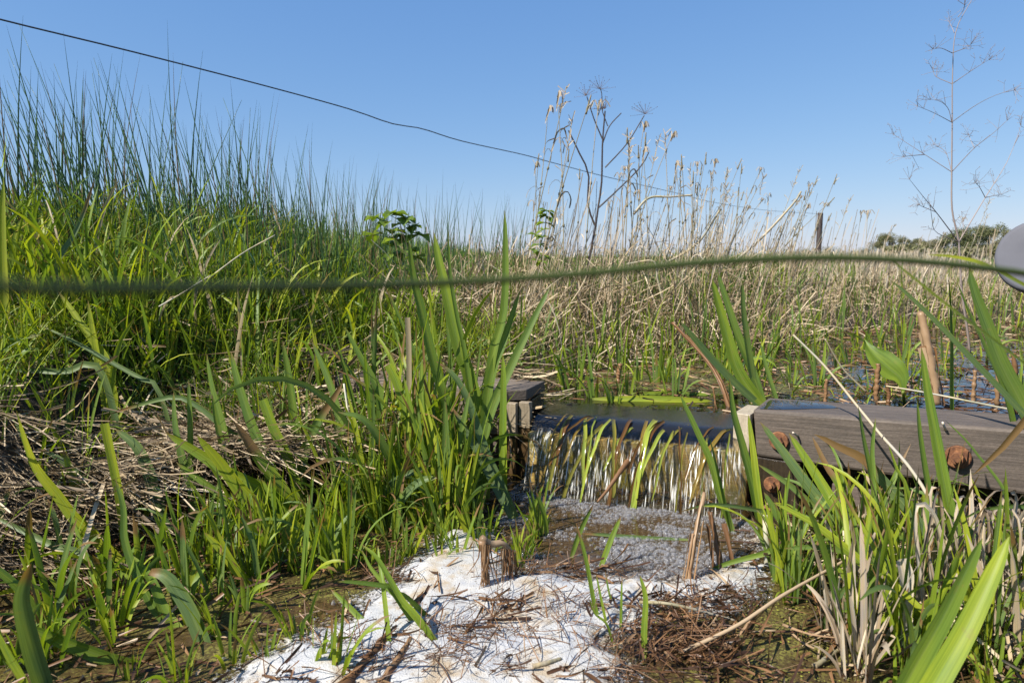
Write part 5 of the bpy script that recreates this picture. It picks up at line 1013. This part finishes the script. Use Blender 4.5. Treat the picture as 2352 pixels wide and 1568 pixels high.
# ---- litter, duckweed
mb=MB(); n0=7000
x=rng.uniform(-1.5,1.5,n0); y=rng.uniform(.8,1.9,n0); ins=sdf(x,y,STREAM)<.12; inb=sdf(x,y,BUBB)<.01; fo=sdf(x,y,FOAM); 
k=ins&~inb&(rng.random(n0)<np.where(fo<-.02,.24+.45*(fbm(x*6,y*6,41)>.56),np.where(x<-.1,.6,.75))); x,y=x[k],y[k]; n=len(x)
ribbons(mb,np.stack([x,y,.004+.012*rng.random(n)],-1),np.where(rng.random(n)<.5,math.radians(40)+rng.normal(0,.5,n),rng.uniform(0,6.28,n)),rng.uniform(.015,.11,n),math.pi/2+rng.normal(-.03,.14,n),rng.normal(.05,.3,n),rng.uniform(.0012,.0065,n),ns=5,rnd=rng.random(n)**1.2,prof=prof_flat,fold=.4,twist=2)
tag(mb.obj('leaf_litter',M['litter']),'soaked brown leaf and stem litter in the stream','litter',kind='stuff')
mb=MB(); cl=[(1200,1350,60),(1250,1340,70),(1330,1410,60),(1150,1410,50),(1560,1470,60),(1600,1500,70),(1550,1420,40),(860,1350,40),(1100,1490,40),(1280,1460,60),(1020,1530,40),(1650,1380,50),(1180,1480,60),(1350,1510,50),(1000,1470,60),(900,1540,60),(1420,1560,50),(1130,1550,60),(760,1500,50)]
for (px,py,w) in cl:
    n=75; cx=rng.normal(px,w*.8,n); cy=rng.normal(py,w*.22,n); base=np.array([G(a,b_,0) for a,b_ in zip(cx,cy)]); base[:,2]=.008+.02*rng.random(n)
    ribbons(mb,base,rng.uniform(0,6.28,n),rng.uniform(.02,.085,n),math.pi/2+rng.normal(-.2,.3,n),rng.normal(.3,.6,n),rng.uniform(.0008,.0018,n),ns=5,rnd=.25+.5*rng.random(n),prof=prof_flat,fold=.2)
for (a_,b_,n,sp_) in (((1110,1425),(1700,1400),130,13),((800,1570),(1000,1370),60,14),((1000,1490),(1160,1430),50,12),((1430,1490),(1720,1570),150,28),((1560,1440),(1640,1540),100,36),((1180,1330),(1420,1330),60,10),((600,1580),(900,1595),60,12),((1050,1570),(1330,1580),30,12)):
    t=rng.random(n); cx=a_[0]+(b_[0]-a_[0])*t+rng.normal(0,sp_*1.5,n); cy=a_[1]+(b_[1]-a_[1])*t+rng.normal(0,sp_*.8,n); base=np.array([G(p_,q__,0) for p_,q__ in zip(cx,cy)]); base[:,2]=.012+.014*rng.random(n)
    ribbons(mb,base,math.atan2(1,1)+rng.normal(0,.9,n),rng.uniform(.015,.085,n),math.pi/2+rng.normal(-.04,.18,n),rng.normal(.1,.5,n),.0012+.0055*rng.random(n)**2,ns=6,rnd=.9*rng.random(n)**1.4,prof=prof_flat,fold=.5,twist=2.5)
tag(mb.obj('root_litter',M['litter']),'tangles of red-brown roots and leaf scraps lying on the foam','roots',kind='stuff')
mb=MB(); n0=22000; x=rng.uniform(-1.3,1.3,n0); y=rng.uniform(.8,1.65,n0); k=(sdf(x,y,STREAM)<.01)&(sdf(x,y,FOAM)>.0)&(sdf(x,y,BUBB)>0.0)&(fbm(x*5,y*5,51)>.44+.1*rng.random(n0)); x,y=x[k],y[k]; n=len(x); r=rng.uniform(.0008,.0021,n)
a=np.linspace(0,2*np.pi,8,endpoint=False); rings=np.stack([np.stack([x[:,None]+r[:,None]*f*np.cos(a),y[:,None]+r[:,None]*f*np.sin(a),.0035+.001*rng.random(n)[:,None]+0*a+(.0006 if f<.5 else 0)],-1) for f in (1,.1)],1)
idx=np.arange(n*16).reshape(n,2,8); nx_=np.roll(idx,-1,2); C=np.zeros((n*16,4)); C[:,0]=np.repeat(rng.random(n),16); C[:,1]=.5; C[:,3]=.3
mb.add(rings.reshape(-1,3),np.stack([idx[:,0],nx_[:,0],nx_[:,1],idx[:,1]],-1).reshape(-1,4),C)
tag(mb.obj('duckweed',M['duck']),'speckled duckweed floating on the stream','duckweed',kind='stuff')
# floating bits on the pond
mb=MB(); n0=5200; x,y=field(n0,1.75,5.0,1.0,-.02,.85); u_=upd(x,y); tr=((x-rb_f[0])*e[1]-(y-rb_f[1])*e[0])/math.hypot(e[0],e[1]); k=(sdf(x,y,POND)<.06)&(u_>.22)&(rng.random(n0)<sstep((u_-.1)/.6)+.05)&~((alo(x,y)>LL)&(-tr<.2)); x,y=x[k],y[k]; n=len(x)
ribbons(mb,np.stack([x,y,ZW+.002+.006*rng.random(n)],-1),rng.uniform(0,6.28,n),rng.uniform(.015,.09,n),math.pi/2+rng.normal(-.06,.12,n),rng.normal(.05,.25,n),rng.uniform(.0015,.006,n)*(.7+.15*y),ns=4,rnd=.2+.8*rng.random(n),prof=prof_flat,fold=.3,twist=1.5)
tag(mb.obj('pond_litter',M['litter']),'floating scraps of dead sedge on the pond','litter',kind='stuff')
mb=MB(); n0=2600; x,y=field(n0,1.9,5.0,1.0,.0,.85); u_=upd(x,y); k=(sdf(x,y,POND)<.02)&(u_>.45)&(fbm(x*3,y*3,61)>.47); x,y=x[k],y[k]; n=len(x)
ribbons(mb,np.stack([x,y,ZW+.001+0*x],-1),rng.uniform(0,6.28,n),rng.uniform(.015,.06,n),rng.uniform(.2,1.5,n),rng.normal(.3,.3,n),rng.uniform(.003,.008,n),ns=4,rnd=.5+.5*rng.random(n),fold=.3)
tag(mb.obj('water_weed',M['leaf']),'low green water weed growing through the pond surface','water weed',kind='stuff')
# litter at right foreground bank
mb=MB(); n=1800; x=rng.uniform(.55,1.5,n); y=rng.uniform(.75,1.5,n); k=(((np.stack([x,y],-1)-F0)@bk)<-.03)&(x>.62+.35*(1.3-y)); x,y=x[k],y[k]; n=len(x)
z=on(x,y,0); z[:,2]=np.maximum(z[:,2],.0)+.05*rng.random(n)
ribbons(mb,z,rng.uniform(0,6.28,n),rng.uniform(.04,.16,n),math.pi/2+rng.normal(-.1,.4,n),rng.normal(.1,.4,n),rng.uniform(.003,.009,n),ns=5,rnd=rng.random(n),prof=prof_flat,fold=.4,twist=2)
tag(mb.obj('straw_litter',M['thatch']),'broken dry sedge litter at the lower right','litter',kind='stuff')
# ================================================================ fence, pipe, trees
Pd=13.0; fp=P(1880,575,Pd); top=P(1880,489,Pd)
po=empty('fence_post',(fp[0],Pd,float(height(fp[0],Pd))),'lone dark wooden fence post beyond the dry reeds','post')
H=top[2]-po.location.z
b=MB(); K=10; zs=np.array([-.1,.2,.7,H-.012,H]); a=np.linspace(0,2*np.pi,K,endpoint=False); rr=np.array([.052,.052,.05,.049,.042])
V=np.stack([np.stack([r_*np.cos(a)*(1+.05*np.sin(3*a)),r_*np.sin(a),z_+0*a],-1) for r_,z_ in zip(rr,zs)]+[np.stack([.001*np.cos(a),.001*np.sin(a),H+.002+0*a],-1)]); idx=np.arange(6*K).reshape(6,K); nx_=np.roll(idx,-1,1)
b.add(V.reshape(-1,3),np.stack([idx[:-1],nx_[:-1],nx_[1:],idx[1:]],-1).reshape(-1,4)); b.obj('shaft',M['post'],po)
b=MB(); tube(b,[[-.055,-.02,H-.30],[-.085,-.03,H-.28],[-.06,-.04,H-.25]],.012,.010,K=6); b.obj('insulator',M['wire'],po)
b=MB(); w0=np.array([fp[0]-.06,Pd-.03,po.location.z+H-.02]); 
def sagpt(px,py,Yd): return P(px,py,Yd)
wp=[P(-700,-110,1.75),P(-260,-25,2.0),P(0,45,2.19),P(300,118,2.45),P(600,195,2.85),P(800,250,3.25),P(900,284,3.5),P(970,296,3.7),P(1060,324,4.0),P(1200,355,4.55),P(1270,374,4.95),P(1400,408,5.9),P(1560,445,7.6),P(1640,465,8.9),P(1760,483,10.9),w0]
tube(b,wp,.0028,.0028,K=6,ns=140,rnd=.3); tag(b.obj('fence_wire',M['wire'],off=w0),'dark fence wire sagging across the sky to the far post','wire')
# grey plastic pipe end at the right edge
pc=P(2386,588,1.55); pd=np.array([.66,.74,-.10]); pd/=np.linalg.norm(pd); S_=np.cross(pd,[0,0,1]); S_/=np.linalg.norm(S_); U_=np.cross(S_,pd)
pe=empty('drain_pipe',pc,'smooth grey plastic pipe end at the right edge above the grass','pipe')
K=40; a=np.linspace(0,2*np.pi,K,endpoint=False); rad=.082
def ringset(l): return np.stack([pc+pd*o+rad*f*(np.cos(a)[:,None]*S_+np.sin(a)[:,None]*U_) for o,f in l])
b=MB(); V=ringset([(.025,1.0),(.1,1.0),(.5,1.0),(1.2,1.0),(1.45,1.0)]); n=len(V); idx=np.arange(n*K).reshape(n,K); nx_=np.roll(idx,-1,1); b.add(V.reshape(-1,3),np.stack([idx[:-1],nx_[:-1],nx_[1:],idx[1:]],-1).reshape(-1,4)); b.obj('barrel',M['pipe'],pe,off=pc)
b=MB(); V=ringset([(.07,1.03),(.03,1.03),(.006,1.01),(-.001,.98),(-.003,.9),(-.004,.5),(-.0045,.01)]); n=len(V); idx=np.arange(n*K).reshape(n,K); nx_=np.roll(idx,-1,1); b.add(V.reshape(-1,3),np.stack([idx[:-1],nx_[:-1],nx_[1:],idx[1:]],-1).reshape(-1,4)); b.obj('end_cap',M['pipe'],pe,off=pc)
# trees on the skyline
def tree(px,topy_,halfw,d,label,shade,seed):
    global rng; keep=rng; rng=np.random.default_rng(seed)
    x=P(px,590,d)[0]; g=float(height(x,d)); H=P(px,topy_,d)[2]-g; Wd=halfw/FPX*d
    o=empty('tree',(x,d,g),label,'tree','trees on the skyline')
    b=MB(); tube(b,[[0,0,-.2],[.1,0,H*.2],[0,.1,H*.5],[0,0,H*.75]],H*.035,H*.008,K=8,ns=9,rnd=.4)
    for j in range(7):
        an=rng.uniform(0,6.28); h=rng.uniform(.22,.55)*H; tube(b,[[0,0,h],[math.cos(an)*Wd*.4,math.sin(an)*Wd*.4,h+H*.12],[math.cos(an)*Wd*.8,math.sin(an)*Wd*.8,h+H*.2]],H*.014,H*.003,K=5,ns=5,rnd=.4,cap=False)
    b.obj('trunk',M['bark'],o)
    nc=26; an=rng.uniform(0,6.28,nc); rr_=np.sqrt(rng.random(nc)); ch=rng.uniform(.18,.97,nc); rr_=rr_*np.sqrt(np.clip(1.05-((ch-.42)/.62)**2,.05,1))
    cc=np.stack([np.cos(an)*rr_*Wd*.85,np.sin(an)*rr_*Wd*.85,ch*H*.93],-1); cr=rng.uniform(.16,.32,nc)*Wd
    n=9000; ci=rng.integers(0,nc,n); v=rng.normal(0,1,(n,3)); v/=np.linalg.norm(v,axis=1)[:,None]; p=cc[ci]+v*(cr[ci]*rng.random(n)**.35)[:,None]*[1,1,.8]
    b=MB(); sz=.017*H
    ribbons(b,p,rng.uniform(0,6.28,n),sz*rng.uniform(1.2,3,n),rng.uniform(.3,2.4,n),rng.normal(0,.4,n),sz*rng.uniform(.9,2,n),ns=2,rnd=np.clip(shade+rng.normal(0,.13,n)+.12*(rng.random(nc)[ci]-.5),0,1),prof=lambda t:np.sin(np.pi*np.clip(t*.9+.08,0,1)),fold=.2)
    b.obj('crown',M['treeleaf'],o); rng=keep
for a in ((2270,516,70,120,'rounded olive tree, tallest on the skyline left of the pipe',.55,1),(2212,524,52,126,'dark green round-topped tree beside the tallest one',.35,2),(2330,530,56,112,'yellowish tree half behind the grey pipe',.8,3),(2155,540,52,130,'brownish low tree with a flat top, left of the dark one',.9,4),
  (2100,548,34,140,'small hazy tree behind the fine umbellifer skeleton',.7,5),(2040,538,42,138,'rounded yellow-green tree above the dry reed bed',.75,6),(1990,570,34,150,'low shrubby tree right of the fence post',.6,7),(1905,568,34,150,'low pale tree just behind the fence post',.85,8),(1835,572,38,160,'low tree left of the fence post',.7,9),(1765,578,34,170,'lowest leftmost tree on the skyline',.6,10),(2440,535,60,118,'tree beyond the right edge behind the pipe',.5,11)): tree(*a)
mb=MB(); n=16000; x=rng.uniform(56,150,n); y=108+rng.normal(0,2.2,n)+6*np.sin(x*.2); hh_=rng.random(n)**.8*(.8+1.9*fbm(x*.09,y*0,71)); 
ribbons(mb,np.stack([x,y,height(x,y)+hh_],-1),rng.uniform(0,6.28,n),rng.uniform(.3,.7,n),rng.uniform(.2,2.2,n),rng.normal(0,.4,n),rng.uniform(.2,.5,n),ns=2,rnd=np.clip(.85+.25*(fbm(x*.2,y*.2,5)-.5)*2+rng.normal(0,.12,n),0,1),prof=lambda t:np.sin(np.pi*np.clip(t*.9+.08,0,1)),fold=.2)
tag(mb.obj('hedge',M['treeleaf']),'long brownish hedge running under the skyline trees','hedge')
# ================================================================ light, sky, camera
SUN=Vector((-.60,-.36,.71)).normalized()
el=math.asin(SUN.z); rot=math.atan2(SUN.x,SUN.y)
w=bpy.data.worlds.new('World'); sc.world=w; w.use_nodes=True; nt=w.node_tree; nt.nodes.clear()
sky=nt.nodes.new('ShaderNodeTexSky'); sky.sky_type='NISHITA'; sky.sun_disc=False; sky.sun_elevation=el; sky.sun_rotation=rot; sky.air_density=1.0; sky.dust_density=.15; sky.ozone_density=3.0; sky.altitude=0
bg=nt.nodes.new('ShaderNodeBackground'); bg.inputs[1].default_value=.15
# clear spring sky: the physical sky with a softer, bluer fall-off towards the horizon
sx=N(nt,'ShaderNodeSeparateColor',{'Color':sky.outputs[0]}); ch=[mth(nt,'MULTIPLY',mth(nt,'POWER',mth(nt,'MULTIPLY',sx.outputs[i],.2121),g_),k_/.2121) for i,(g_,k_) in enumerate(((.80,.360),(.60,.432),(.38,.609)))]
nt.links.new(N(nt,'ShaderNodeCombineColor',{0:ch[0],1:ch[1],2:ch[2]}).outputs[0],bg.inputs[0]); ow=nt.nodes.new('ShaderNodeOutputWorld'); nt.links.new(bg.outputs[0],ow.inputs[0])
sl=bpy.data.lights.new('sun','SUN'); sl.energy=5.0; sl.angle=math.radians(.5); sl.color=(1,.955,.88); so=bpy.data.objects.new('sun',sl); COL.objects.link(so); so.rotation_euler=SUN.to_track_quat('Z','Y').to_euler(); so.location=(-6,-3,7)
cd=bpy.data.cameras.new('camera'); cd.sensor_width=36; cd.lens=24.0; cd.clip_start=.02; cd.clip_end=3000; cd.dof.use_dof=True; cd.dof.focus_distance=1.75; cd.dof.aperture_fstop=8.0
co=bpy.data.objects.new('camera',cd); COL.objects.link(co); co.location=(0,0,CAMZ); co.rotation_euler=(math.pi/2-PITCH,0,0); sc.camera=co
sc.view_settings.view_transform='Standard'; sc.view_settings.look='None'; sc.view_settings.exposure=.78; sc.view_settings.gamma=1; sc.view_settings.use_curve_mapping=False
sc.cycles.max_bounces=8; sc.cycles.transparent_max_bounces=24; sc.cycles.use_denoising=True; sc.cycles.caustics_reflective=False; sc.cycles.caustics_refractive=False; sc.cycles.sample_clamp_indirect=6
